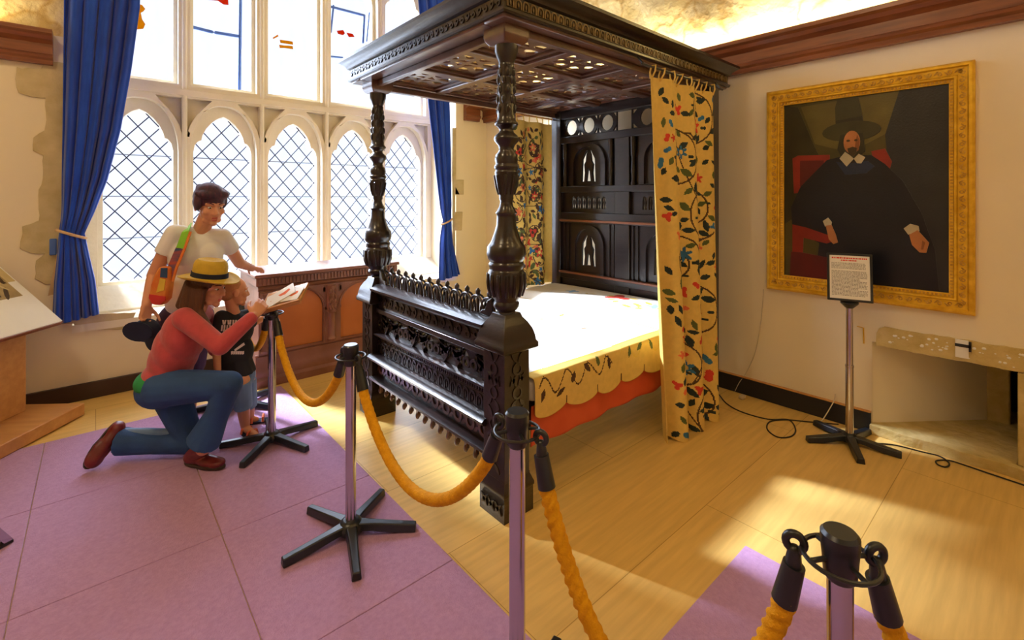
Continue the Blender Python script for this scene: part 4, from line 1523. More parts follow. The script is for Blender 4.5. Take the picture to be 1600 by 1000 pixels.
def rope(a, b, sag, label, ra=0.0, rb=0.0, amp=0.19):
    """rope hung between two stanchion rings, with black end caps that hook over the ring"""
    a, b = V(a), V(b)
    d = (b - a); d.z = 0; d.normalize()
    A = a + d * 0.075 + UP * (0.830 + ra)
    B = b - d * 0.075 + UP * (0.830 + rb)
    root = thing('barrier_rope', label, 'rope', ((A + B) / 2)[:2] + (0,), 0, 'barrier ropes')
    L = (B - A)
    n = 90
    pts = []
    for i in range(n + 1):
        t = i / n
        s = 4 * t * (1 - t)
        pts.append(A.lerp(B, t) - UP * sag * (0.55 * s + 0.45 * s ** 0.6 if 0 < t < 1 else 0))
    cut0 = next(i for i in range(n) if (pts[i] - A).length > 0.105)
    cut1 = next(i for i in range(n, 0, -1) if (pts[i] - B).length > 0.105)
    mb = MB()
    # resample evenly so the lay of the strands shows
    fine = []
    for i in range(cut0, cut1):
        seglen = (pts[i + 1] - pts[i]).length
        k = max(1, int(seglen / 0.007))
        fine += [pts[i].lerp(pts[i + 1], j / k) for j in range(k)]
    fine.append(pts[cut1])
    mb.tube(fine, 0.0215, seg=14, strands=3, twist=72.0, amp=amp)
    obj('cord', mb, 'rope', root, smooth=60)
    for P, q, s in ((A, pts[cut0 + 1], d), (B, pts[cut1 - 1], -d)):
        ax = (q - P).normalized()
        mb = MB()
        mb.capsule(P + ax * 0.035, 0.022, P + ax * 0.125, 0.026, seg=16, flat=True)
        side = ax.cross(s).normalized()
        nrm = ax.cross(side).normalized()
        hook = [P + ax * 0.045 + nrm * 0.008 * s.dot(s)]
        hook = [P + ax * 0.05, P + ax * 0.015 + UP * 0.012, P - s * 0.004 + UP * 0.034, P - s * 0.022 + UP * 0.030, P - s * 0.026 + UP * 0.004]
        pl = s
        cc = P + UP * 0.014 + s * 0.006
        mb.tube([cc + pl * (0.0175 * math.cos(a)) + UP * (0.0175 * math.sin(a)) for a in [2 * PI * k / 20 for k in range(20)]], 0.0085, seg=10, closed=True)
        mb.capsule(cc + (P + ax * 0.04 - cc).normalized() * 0.018, 0.013, P + ax * 0.05, 0.019, seg=12)
        obj('end_cap', mb, 'black_plastic', root)
    return root


rope(S[1], S[0], 0.30, 'short golden rope from the leaflet stanchion back behind the boy', amp=0.06)
rope(S[1], S[2], 0.37, 'golden rope sagging in front of the carved chest between two stanchions', amp=0.06)
rope(S[2], S[3], 0.40, 'golden rope sagging before the carved bed footboard', 0.0, 0.054, 0.06)
rope(S[3], S[4], 0.55, 'golden twisted rope falling from the stanchion by the bed post out of frame', 0.054)
rope(S[4], S[5], 0.55, 'golden rope on the right of the nearest stanchion')

# leaflet rest on stanchion 1
q = at(437, 463, 3.06)
lf = thing('leaflet_rest', 'small slanted wooden tray with white leaflets atop a stanchion', 'leaflet tray', (q.x, q.y, 0.90))
ux = RGT.copy(); uy = (FWD * 0.80 + UP * 0.60).normalized(); ux = (ux + UP * 0.28).normalized()
un = ux.cross(uy).normalized()
O = V((S[1].x, S[1].y, 0.935)) + ux * 0.075
mb = MB()
mb.plate([rect(-0.14, -0.085, 0.14, 0.085)], -0.022, -0.004, O=O, U=ux, W=uy, N=un)
mb.plate([rect(-0.14, -0.085, 0.14, -0.072)], -0.004, 0.012, O=O, U=ux, W=uy, N=un)
mb.capsule(V((S[1].x, S[1].y, 0.917)), 0.016, O - un * 0.02 - ux * 0.06, 0.014, seg=10)
obj('tray', mb, 'pine', lf, bevel=0.003)
for (u0, v0, an, h) in ((-0.045, 0.005, 0.2, 0.0), (0.06, 0.0, -0.15, 0.006), (0.0, 0.02, 0.5, 0.012)):
    mb = MB()
    c, s = math.cos(an), math.sin(an)
    lp = [(u0 + x * c - y * s, v0 + x * s + y * c) for x, y in rect(-0.07, -0.055, 0.07, 0.055)]
    mb.plate([lp], -0.003 + h, 0.001 + h, O=O, U=ux, W=uy, N=un)
    mb.m = 1
    lp = [(u0 + x * c - y * s, v0 + x * s + y * c) for x, y in [(-0.02, -0.01), (0.01, -0.02), (0.045, 0.0), (0.04, 0.02), (0.0, 0.01), (-0.03, 0.012)]]
    mb.plate([lp], 0.001 + h, 0.0016 + h, O=O, U=ux, W=uy, N=un)
    obj('leaflet', mb, ['white', 'orange'], lf)

# ================================================================ CARVED CHEST
ch = thing('carved_chest', 'carved oak chest with arched red-brown panels under the window', 'chest', (1.64, 4.7, 0))
KX0, KX1, KY0, KY1 = 1.03, 2.30, 4.42, 5.0
mb = MB(); mb.box((KX0, KY0 + 0.03, 0.10), (KX1, KY1, 0.86)); obj('body', mb, 'chest', ch, bevel=0.004)
mb = MB(); mb.box((KX0 - 0.03, KY0 - 0.02, 0.925), (KX1 + 0.03, KY1 + 0.02, 0.955))
obj('lid', mb, 'chest', ch, bevel=0.008)
mb = MB(); mb.box((KX0 - 0.015, KY0 + 0.005, 0.855), (KX1 + 0.015, KY1, 0.925))
band(mb, (KX0, KY0 + 0.0055, 0.862), (1, 0, 0), UP, (0, -1, 0), KX1 - KX0, 0.055, 'dentil', 0.030, 0.012)
obj('frieze', mb, 'chest', ch, smooth=30)
mb = MB(); mb.sweep([(0, 0.81), (0.02, 0.812), (0.03, 0.83), (0.02, 0.845), (0, 0.855)], (KX0, KY0 + 0.03, 0), (KX1, KY0 + 0.03, 0), (0, -1, 0))
obj('moulding', mb, 'chest', ch)
mb = MB(); mb.sweep([(0, 0.0), (0.06, 0.0), (0.065, 0.06), (0.05, 0.085), (0.055, 0.12), (0.045, 0.16), (0.03, 0.19), (0.03, 0.255), (0.015, 0.27), (0, 0.27)], (KX0 - 0.02, KY0 + 0.035, 0), (KX1 + 0.02, KY0 + 0.035, 0), (0, -1, 0))
obj('plinth', mb, 'chest', ch, smooth=30)
pil = [KX0 + 0.055, 1.64, KX1 - 0.055]
for i in range(2):
    c = (pil[i] + pil[i + 1]) / 2
    mb = MB()
    op = arch(c - 0.205, c + 0.205, 0.29, 0.60, 0.80)
    op = [(c - 0.21, 0.29), (c + 0.21, 0.29)] + [(c + 0.21 * math.cos(t), 0.60 + 0.19 * math.sin(t)) for t in [PI * k / 14 for k in range(15)]]
    mb.plate([rect(pil[i] + 0.05, 0.27, pil[i + 1] - 0.05, 0.812), op], 0.0, 0.028, O=(0, KY0 + 0.0295, 0), N=(0, -1, 0))
    for s in (-1, 1):
        mb.box((c + s * 0.225 - 0.018, KY0 - 0.005, 0.58), (c + s * 0.225 + 0.018, KY0 + 0.01, 0.605))
    ring = [(c + 0.225 * math.cos(t), KY0 + 0.002, 0.60 + 0.205 * math.sin(t)) for t in [PI * k / 16 for k in range(17)]]
    mb.tube(ring, 0.008, seg=8)
    for s in (-1, 1):
        for a in (0.5, 0.9, 1.3):
            leaf_plate(mb, (c + s * 0.215, KY0 + 0.0005, 0.765), (1, 0, 0), UP, (0, -1, 0), PI / 2 + s * (a - 0.9), 0.07, 0.022, 0.006)
    obj('arch_frame', mb, 'chest', ch, smooth=35)
    mb = MB(); mb.plate([[(x + (c - x) * 0.02, y) for x, y in op]], 0, 0.004, O=(0, KY0 + 0.029, 0), N=(0, -1, 0))
    obj('panel', mb, 'chest_panel', ch)
for x in pil:
    mb = MB()
    mb.box((x - 0.055, KY0 - 0.005, 0.27), (x + 0.055, KY0 + 0.03, 0.812))
    mb.lathe([(0.038, 0.29), (0.045, 0.31), (0.032, 0.33), (0.034, 0.54), (0.046, 0.56), (0.040, 0.58), (0.05, 0.62), (0.045, 0.70), (0.05, 0.76), (0.042, 0.80)], M.Translation((x, KY0 - 0.005, 0)), 16)
    for k in range(12):
        mb.ell((x + (k % 3 - 1) * 0.024, KY0 - 0.048, 0.60 + 0.05 * (k // 3)), (0.013, 0.014, 0.022), seg=8, rings=5)
    obj('pilaster', mb, 'chest', ch, smooth=40)

# ================================================================ PORTRAIT IN GILT FRAME
PY0, PY1, PZ0, PZ1 = 0.315, 1.49, 0.895, 2.43
pt = thing('portrait_painting', 'large portrait of a seated man in dark robe, ornate gilt frame', 'painting', (XR, 0.9, PZ0))
FW = 0.118


def frame_loop(mb, prof, y0, y1, z0, z1, X):
    """mitred frame; prof: (inset from outer edge, height off the wall)"""
    vs, fs = [], []
    n = len(prof)
    for sy, sz, Y, Z in ((1, 1, y0, z0), (-1, 1, y1, z0), (-1, -1, y1, z1), (1, -1, y0, z1)):
        for a, b in prof:
            vs.append((X - b, Y + sy * a, Z + sz * a))
    for k in range(4):
        k2 = (k + 1) % 4
        for i in range(n):
            j = (i + 1) % n
            fs.append((k * n + i, k2 * n + i, k2 * n + j, k * n + j))
    mb._add(vs, fs)


mb = MB()
frame_loop(mb, [(0, 0.001), (0, 0.045), (0.012, 0.06), (0.025, 0.062), (0.034, 0.050), (0.075, 0.042), (0.082, 0.05), (0.092, 0.048), (0.098, 0.034), (0.118, 0.028), (0.118, 0.001)], PY0, PY1, PZ0, PZ1, XR)
fr = obj('frame', mb, 'gilt', pt, smooth=25)
mb = MB()
rnd = random.Random(3)
cy = V((0, 1, 0))
for (O, U, W, L) in (((XR - 0.046, PY0 + 0.04, PZ0 + 0.036), (0, 1, 0), (0, 0, 1), PY1 - PY0 - 0.08), ((XR - 0.046, PY0 + 0.04, PZ1 - 0.074), (0, 1, 0), (0, 0, 1), PY1 - PY0 - 0.08),
                     ((XR - 0.046, PY0 + 0.074, PZ0 + 0.04), (0, 0, 1), (0, -1, 0), PZ1 - PZ0 - 0.08), ((XR - 0.046, PY1 - 0.036, PZ0 + 0.04), (0, 0, 1), (0, -1, 0), PZ1 - PZ0 - 0.08)):
    band(mb, O, U, W, (-1, 0, 0), L, 0.038, 'scroll', 0.048, 0.006)
obj('relief_ornament', mb, 'gilt_dark', fr, smooth=35)
mb = MB()
for (O, U, W, L) in (((XR - 0.031, PY0 + 0.105, PZ0 + 0.098), (0, 1, 0), (0, 0, 1), PY1 - PY0 - 0.21), ((XR - 0.031, PY0 + 0.105, PZ1 - 0.112), (0, 1, 0), (0, 0, 1), PY1 - PY0 - 0.21),
                     ((XR - 0.031, PY0 + 0.112, PZ0 + 0.105), (0, 0, 1), (0, -1, 0), PZ1 - PZ0 - 0.21), ((XR - 0.031, PY1 - 0.098, PZ0 + 0.105), (0, 0, 1), (0, -1, 0), PZ1 - PZ0 - 0.21)):
    band(mb, O, U, W, (-1, 0, 0), L, 0.014, 'dentil', 0.02, 0.006)
obj('beaded_edge', mb, 'gilt_dark', fr)

# canvas: flat paint layers (generic dark-robed sitter)
paint = {}
for nm, c in (('olive', (0.065, 0.052, 0.010)), ('olive_lit', (0.115, 0.092, 0.02)), ('umber', (0.028, 0.024, 0.008)), ('slate', (0.020, 0.021, 0.024)), ('robe', (0.006, 0.0075, 0.013)), ('robe_blue', (0.012, 0.022, 0.055)),
              ('hatcol', (0.040, 0.036, 0.012)), ('hat_dk', (0.024, 0.022, 0.010)), ('flesh', (0.42, 0.16, 0.05)), ('flesh_dk', (0.22, 0.075, 0.022)), ('collar', (0.50, 0.42, 0.25)), ('chairred', (0.22, 0.016, 0.008)), ('chairdk', (0.09, 0.006, 0.006)), ('beard', (0.05, 0.028, 0.010))):
    MT['p_' + nm] = mat('paint_' + nm, c, rough=0.28, var=0.22, scale=5, bump=0.15, bscale=90, spec=0.45)
PM = list(paint) or ['p_olive', 'p_olive_lit', 'p_umber', 'p_slate', 'p_robe', 'p_robe_blue', 'p_hatcol', 'p_hat_dk', 'p_flesh', 'p_flesh_dk', 'p_collar', 'p_chairred', 'p_chairdk', 'p_beard']
CY1c, CZ1c = PY1 - FW, PZ1 - FW
CWd, CHt = PY1 - PY0 - 2 * FW, PZ1 - PZ0 - 2 * FW
mb = MB()
layer = [0]


def pp(name, pts):
    mb.m = PM.index('p_' + name)
    o2 = 0.012 + layer[0] * 0.0003
    layer[0] += 1
    # a: 0..1 from the picture's left, b: 0..1 from its top
    mb.plate([[(a * CWd, -b * CHt) for a, b in pts][::-1]], 0, o2, O=(XR - 0.001, CY1c, CZ1c), U=(0, -1, 0), W=(0, 0, 1), N=(-1, 0, 0))


def blob(cx, cy, rx, ry, n=20, k=0.0, a0=0, a1=2 * PI):
    return [(cx + rx * math.cos(a0 + (a1 - a0) * i / n), cy + ry * math.sin(a0 + (a1 - a0) * i / n)) for i in range(n)]


pp('olive', [(0, 0), (1, 0), (1, 1), (0, 1)])
pp('olive_lit', [(0.12, 0.02), (0.75, 0.0), (0.70, 0.20), (0.45, 0.30), (0.22, 0.24)])
pp('slate', [(0.74, 0.0), (1, 0), (1, 1), (0.7, 1), (0.68, 0.4), (0.66, 0.22)])
pp('umber', [(0, 0.0), (0.10, 0.02), (0.22, 0.26), (0.28, 0.36), (0.2, 0.6), (0, 0.7)])
pp('chairred', [(0.06, 0.315), (0.10, 0.30), (0.32, 0.305), (0.32, 0.50), (0.07, 0.52)])
pp('chairdk', [(0.115, 0.33), (0.28, 0.335), (0.28, 0.47), (0.115, 0.48)])
pp('chairred', [(0.58, 0.30), (0.66, 0.29), (0.70, 0.36), (0.68, 0.42), (0.6, 0.38)])
pp('robe', [(0.30, 0.335), (0.42, 0.315), (0.58, 0.32), (0.66, 0.37), (0.76, 0.46), (0.86, 0.62), (0.93, 0.80), (0.95, 1), (0.22, 1), (0.25, 0.80), (0.06, 0.73), (0.05, 0.60), (0.12, 0.48)])
pp('chairred', [(0.06, 0.70), (0.16, 0.715), (0.32, 0.755), (0.33, 0.79), (0.30, 0.80), (0.14, 0.775), (0.13, 0.99), (0.06, 0.99)])
pp('chairdk', [(0.13, 0.86), (0.34, 0.88), (0.36, 1.0), (0.04, 1.0), (0.05, 0.86)])
pp('robe_blue', [(0.36, 0.345), (0.44, 0.36), (0.56, 0.35), (0.60, 0.38), (0.55, 0.415), (0.42, 0.42)])
pp('hatcol', [(0.355, 0.05), (0.37, 0.005), (0.50, 0.0), (0.515, 0.05), (0.535, 0.16), (0.36, 0.17)])
pp('hat_dk', [(0.36, 0.12), (0.527, 0.11), (0.535, 0.155), (0.358, 0.17)])
pp('hatcol', blob(0.455, 0.185, 0.185, 0.055))
pp('hat_dk', [(0.39, 0.20), (0.53, 0.20), (0.545, 0.30), (0.50, 0.33), (0.40, 0.33), (0.37, 0.28)])
pp('flesh', blob(0.462, 0.245, 0.052, 0.062))
pp('flesh_dk', [(0.495, 0.205), (0.512, 0.24), (0.505, 0.29), (0.478, 0.305), (0.485, 0.25)])
pp('beard', blob(0.44, 0.236, 0.012, 0.006))
pp('beard', blob(0.488, 0.236, 0.011, 0.006))
pp('beard', [(0.435, 0.278), (0.468, 0.270), (0.495, 0.278), (0.49, 0.305), (0.468, 0.325), (0.445, 0.31)])
pp('collar', [(0.385, 0.33), (0.42, 0.295), (0.455, 0.318), (0.475, 0.335), (0.43, 0.375)])
pp('collar', [(0.475, 0.335), (0.505, 0.310), (0.545, 0.330), (0.52, 0.362), (0.495, 0.36)])
pp('collar', [(0.275, 0.675), (0.31, 0.655), (0.335, 0.68), (0.33, 0.70), (0.29, 0.705)])
pp('flesh', [(0.295, 0.70), (0.333, 0.695), (0.36, 0.745), (0.375, 0.79), (0.345, 0.80), (0.315, 0.775)])
pp('collar', [(0.765, 0.70), (0.80, 0.675), (0.845, 0.685), (0.85, 0.71), (0.79, 0.73)])
pp('flesh', [(0.795, 0.73), (0.84, 0.705), (0.865, 0.73), (0.90, 0.765), (0.885, 0.815), (0.85, 0.815), (0.81, 0.78)])
pp('flesh_dk', [(0.865, 0.755), (0.88, 0.765), (0.87, 0.80), (0.858, 0.80)])
cv = obj('canvas', mb, PM, pt, smooth=0)

# ================================================================ LABEL STAND BY THE PORTRAIT
ss = thing('sign_stand', 'upright steel stand holding a framed text panel before the portrait', 'sign stand', (3.70, 0.884, 0))
sx = on_floor(1327, 690)
mb = MB(); mb.lathe([(0.05, 0.02), (0.052, 0.045), (0.036, 0.066), (0.024, 0.074)], M.Translation((3.70, 0.884, 0)), 18); obj('hub', mb, 'black_plastic', ss)
for k in range(5):
    a = R(-10 + 72 * k)
    ux2, uy2 = V((math.cos(a), math.sin(a), 0)), V((-math.sin(a), math.cos(a), 0))
    vs, fs = [], []
    for r, w, z0, z1 in ((0.03, 0.032, 0.03, 0.062), (0.09, 0.027, 0.022, 0.056), (0.17, 0.026, 0.006, 0.046), (0.265, 0.023, 0.0005, 0.036)):
        c = V((3.70, 0.884, 0)) + ux2 * r
        vs += [c - uy2 * w + UP * z0, c + uy2 * w + UP * z0, c + uy2 * w * 0.75 + UP * z1, c - uy2 * w * 0.75 + UP * z1]
    for i in range(3):
        for q in range(4):
            fs.append((i * 4 + q, i * 4 + (q + 1) % 4, i * 4 + 4 + (q + 1) % 4, i * 4 + 4 + q))
    fs += [(3, 2, 1, 0), (12, 13, 14, 15)]
    mb = MB(); mb._add(vs, fs); obj('leg', mb, 'black_plastic', ss, bevel=0.005)
mb = MB(); mb.lathe([(0.0225, 0.06), (0.0225, 0.50), (0.0245, 0.502), (0.0245, 0.515), (0.0195, 0.517), (0.0195, 0.90)], M.Translation((3.70, 0.884, 0)), 20); obj('pole', mb, 'chrome', ss)
mb = MB(); mb.lathe([(0.02, 0.885), (0.026, 0.89), (0.05, 0.915), (0.05, 0.925), (0.02, 0.935)], M.Translation((3.70, 0.884, 0)), 18); obj('collar', mb, 'black_plastic', ss)
O = V((3.70, 0.884, 1.085))
N = V((-0.93, -0.30, 0.20)).normalized()
Uu = UP.cross(N).normalized()
Ww = N.cross(Uu)
mb = MB(); mb.plate([rect(-0.122, -0.155, 0.122, 0.155)], -0.012, 0.004, O=O, U=Uu, W=Ww, N=N)
frame_in = rect(-0.108, -0.141, 0.108, 0.141)
mb.plate([rect(-0.122, -0.155, 0.122, 0.155), frame_in], 0.004, 0.010, O=O, U=Uu, W=Ww, N=N)
mb.capsule((3.70, 0.884, 0.93), 0.015, O - N * 0.01 - Ww * 0.12, 0.012, seg=10)
board = obj('panel_frame', mb, 'black_plastic', ss, bevel=0.003)
mb = MB(); mb.plate([rect(-0.1075, -0.1405, 0.1075, 0.1405)], 0.004, 0.0055, O=O, U=Uu, W=Ww, N=N)
rn = random.Random(9)


def text_row(y, h, x0, x1, m, density=0.85):
    mb.m = m
    x = x0
    while x < x1:
        w = rn.uniform(0.004, 0.016)
        if x + w > x1:
            break
        mb.plate([rect(x, y, x + w, y + h)], 0.0055, 0.0058, O=O, U=Uu, W=Ww, N=N)
        x += w + rn.uniform(0.0016, 0.0032)


text_row(0.119, 0.009, -0.095, 0.095, 2)
text_row(0.105, 0.008, -0.045, 0.040, 2)
for i in range(5):
    text_row(0.088 - i * 0.0085, 0.0042, -0.097, 0.097, 1)
for i in range(20):
    text_row(0.036 - i * 0.0082, 0.0042, -0.097, 0.097 if i not in (6, 7, 14) else 0.06, 1)
obj('text_sheet', mb, ['white', 'grey_ink', 'red_ink'], board, smooth=0)

# ================================================================ CABLES
def cable(px, label, m='cable', r=0.0045, name='cable', floor=True, pts3=None):
    P = pts3 or [on_floor(x, y) + UP * (r + 0.0005) for x, y in px]
    # Catmull-Rom
    out = []
    for i in range(len(P) - 1):
        p0, p1, p2, p3 = P[max(i - 1, 0)], P[i], P[i + 1], P[min(i + 2, len(P) - 1)]
        for k in range(8):
            t = k / 8
            out.append(0.5 * ((2 * p1) + (p2 - p0) * t + (2 * p0 - 5 * p1 + 4 * p2 - p3) * t * t + (3 * p1 - p0 - 3 * p2 + p3) * t ** 3))
    out.append(P[-1])
    mb = MB(); mb.tube(out, r, seg=8)
    return tag(obj(name, mb, m, origin=out[0]), label, 'cable')


cable([(1124, 618), (1136, 632), (1160, 645), (1200, 656), (1232, 657), (1243, 672), (1236, 683), (1215, 684), (1199, 672), (1203, 660), (1228, 657), (1262, 660), (1310, 664)],
      'black cable looped on the floor between the bed and the sign stand')
cable([(1372, 694), (1400, 697), (1440, 707), (1468, 714), (1483, 725), (1478, 731), (1465, 727), (1464, 721), (1484, 721), (1510, 729), (1548, 742), (1605, 761)],
      'black cable with a small loop trailing along the hearth')
p0 = on_X(1305, 622, XR - 0.03)
cable(None, 'short cream cable dropping down the black baseboard near the sign stand', 'cable_white', 0.0035, pts3=[p0 + V((0, 0, 0.03)), p0 + V((-0.006, 0.01, -0.03)), V((p0.x - 0.07, p0.y + 0.06, 0.02)), V((p0.x - 0.15, p0.y + 0.085, 0.005))])
c0 = [on_X(x, y, XR - 0.006) for x, y in ((1193, 452), (1189, 500), (1180, 550), (1166, 582))]
c1 = [on_X(1155, 598, XR - 0.032), on_X(1148, 612, XR - 0.036) + V((0, 0, 0.0))]
c1[-1].z = 0.006
cable(None, 'thin grey wire running down the wall from the gilt frame to the floor', 'cable_white', 0.0022, pts3=c0 + c1)
mb = MB()
q = on_floor(1160, 623)
mb.box((q.x - 0.03, q.y - 0.02, 0.001), (q.x + 0.03, q.y + 0.02, 0.028))
tag(obj('cable_plug', mb, 'cable_white', bevel=0.008), 'cream plug block lying on the floor by the black baseboard', 'plug')

# ================================================================ SLOPED INFORMATION DESK (far left)
yaw = math.atan2(RGT.y, RGT.x) + R(3)
dk = thing('information_desk', 'sloped wooden information desk with illustrated top at the left edge', 'display desk', tuple(RGT * -3.62 + FWD * 2.95 + UP * 0.009), yaw)
# local x = towards the viewer's right, local y = away from the camera
mb = MB()
mb.plate([[(-0.40, -1.2), (0.50, -1.2), (0.50, 0.53), (0.0, 0.53), (-0.40, 0.0)]], 0, 0.085, O=(0, 0, 0), U=(1, 0, 0), W=(0, 1, 0), N=(0, 0, 1))
obj('plinth', mb, 'pine', dk, bevel=0.006, local=True)
mb = MB(); mb.box((-0.05, -0.95, 0.085), (0.165, 0.42, 0.62)); obj('pedestal', mb, 'mahog', dk, bevel=0.006, local=True)
for ya, yb in ((0.20, 0.42), (-0.95, -0.75)):
    mb = MB(); mb.box((0.166, ya, 0.085), (0.19, yb, 0.70)); obj('corner_post', mb, 'pine', dk, bevel=0.004, local=True)
bu = V((-0.74, 0, 0.68)).normalized()      # up the slope
bv2 = V((0, 1, 0))
bn = V((0.68, 0, 0.74)).normalized()
O = V((0.35, 0, 0.715))
mb = MB(); mb.plate([rect(-1.1, -0.035, 0.50, 0.63)], -0.03, 0.0, O=O, U=bv2, W=bu, N=bn)
mb.box((-0.05, -0.9, 0.60), (0.12, 0.36, 0.84))
bd = obj('sloping_top', mb, 'mahog', dk, bevel=0.004, local=True)
mb = MB(); mb.plate([rect(-1.1, -0.03, 0.485, 0.62)], 0.0, 0.012, O=O, U=bv2, W=bu, N=bn)
mb.m = 1
mb.plate([rect(-1.1, 0.40, 0.477, 0.61)], 0.012, 0.0125, O=O, U=bv2, W=bu, N=bn)
mb.m = 2
rn = random.Random(14)
mb.plate([rect(-0.9, 0.26, 0.42, 0.575)], 0.0125, 0.013, O=O, U=bv2, W=bu, N=bn)
for k in range(42):
    x, y = rn.uniform(-0.85, 0.40), rn.uniform(0.30, 0.54)
    mb.m = rn.choice((1, 3, 3))
    r1, r2, a = rn.uniform(0.02, 0.07), rn.uniform(0.008, 0.022), rn.uniform(0, 3.14)
    mb.plate([[(x + r1 * math.cos(t) * math.cos(a) - r2 * math.sin(t) * math.sin(a), y + r1 * math.cos(t) * math.sin(a) + r2 * math.sin(t) * math.cos(a)) for t in [2 * PI * i / 10 for i in range(10)]]],
             0.013, 0.0133 + 0.0001 * (k % 5), O=O, U=bv2, W=bu, N=bn)
MT['parch'] = mat('parchment', (0.62, 0.50, 0.25), rough=0.5)
MT['sepia'] = mat('sepia_print', (0.32, 0.22, 0.10), rough=0.5, col2=(0.5, 0.38, 0.18), scale=9)
MT['sepia_dk'] = mat('dark_sepia_print', (0.08, 0.05, 0.03), rough=0.5)
obj('printed_panel', mb, ['white', 'parch', 'sepia', 'sepia_dk'], bd, smooth=0, local=True)

# metal foot of a stand just entering the frame at the lower left
q = on_floor(14, 848)
mf = thing('metal_stand', 'flat steel foot of a stand entering at the lower left edge', 'stand', (q.x, q.y, 0.009))
mb = MB()
d1 = (on_floor(-60, 890) - q).normalized()
nn2 = UP.cross(d1).normalized()
mb.hexa([q + UP * 0.009, q + d1 * 0.45 + UP * 0.009, q + d1 * 0.45 + nn2 * 0.03 + UP * 0.009, q + nn2 * 0.03 + UP * 0.009],
        [q + UP * 0.022, q + d1 * 0.45 + UP * 0.022, q + d1 * 0.45 + nn2 * 0.03 + UP * 0.022, q + nn2 * 0.03 + UP * 0.022])
obj('foot_bar', mb, 'black_plastic', mf, bevel=0.002)
mb = MB()
up2 = at(-40, 705, 2.35) - q
up2 = (V((0, 0, 0.75)) + d1 * 0.42)
mb.hexa([q + UP * 0.0225, q + d1 * 0.035 + UP * 0.0225, q + d1 * 0.035 + nn2 * 0.03 + UP * 0.0225, q + nn2 * 0.03 + UP * 0.0225],
        [q + up2, q + d1 * 0.035 + up2, q + d1 * 0.035 + nn2 * 0.03 + up2, q + nn2 * 0.03 + up2])
obj('upright', mb, 'chrome', mf, bevel=0.002)
# ================================================================ PEOPLE
def fuse(name, mb, m, parent, voxel=0.007, smooth=4, cut=None):
    """one continuous skin over overlapping limbs: voxel remesh then smooth"""
    off = base_of(parent)
    me = mb.mesh(name + '_raw', m, off, 0)
    t = bpy.data.objects.new(name + '_raw', me)
    C.objects.link(t)
    r = t.modifiers.new('remesh', 'REMESH')
    r.mode = 'VOXEL'
    r.voxel_size = voxel
    s = t.modifiers.new('smooth', 'SMOOTH')
    s.factor = 0.5
    s.iterations = smooth
    dg = bpy.context.evaluated_depsgraph_get()
    ev = t.evaluated_get(dg)
    out = bpy.data.meshes.new_from_object(ev)
    bpy.data.objects.remove(t)
    bpy.data.meshes.remove(me)
    if cut:
        bm = bmesh.new(); bm.from_mesh(out)
        for co, no in cut:                      # removes what lies on the side the normal points to
            g = bm.verts[:] + bm.edges[:] + bm.faces[:]
            r2 = bmesh.ops.bisect_plane(bm, geom=g, plane_co=V(co) - off, plane_no=V(no), clear_outer=True)
            ed = [e for e in r2['geom_cut'] if isinstance(e, bmesh.types.BMEdge)]
            bmesh.ops.holes_fill(bm, edges=ed)
        bm.to_mesh(out); bm.free()
    out.name = name
    out.polygons.foreach_set('use_smooth', [True] * len(out.polygons))
    if not out.materials:
        out.materials.append(MT[m])
    o = bpy.data.objects.new(name, out)
    C.objects.link(o)
    o.parent = parent
    return o


def frame3(f, up=UP):
    f = V(f).normalized()
    r = f.cross(V(up)).normalized()
    u = r.cross(f).normalized()
    return r, f, u


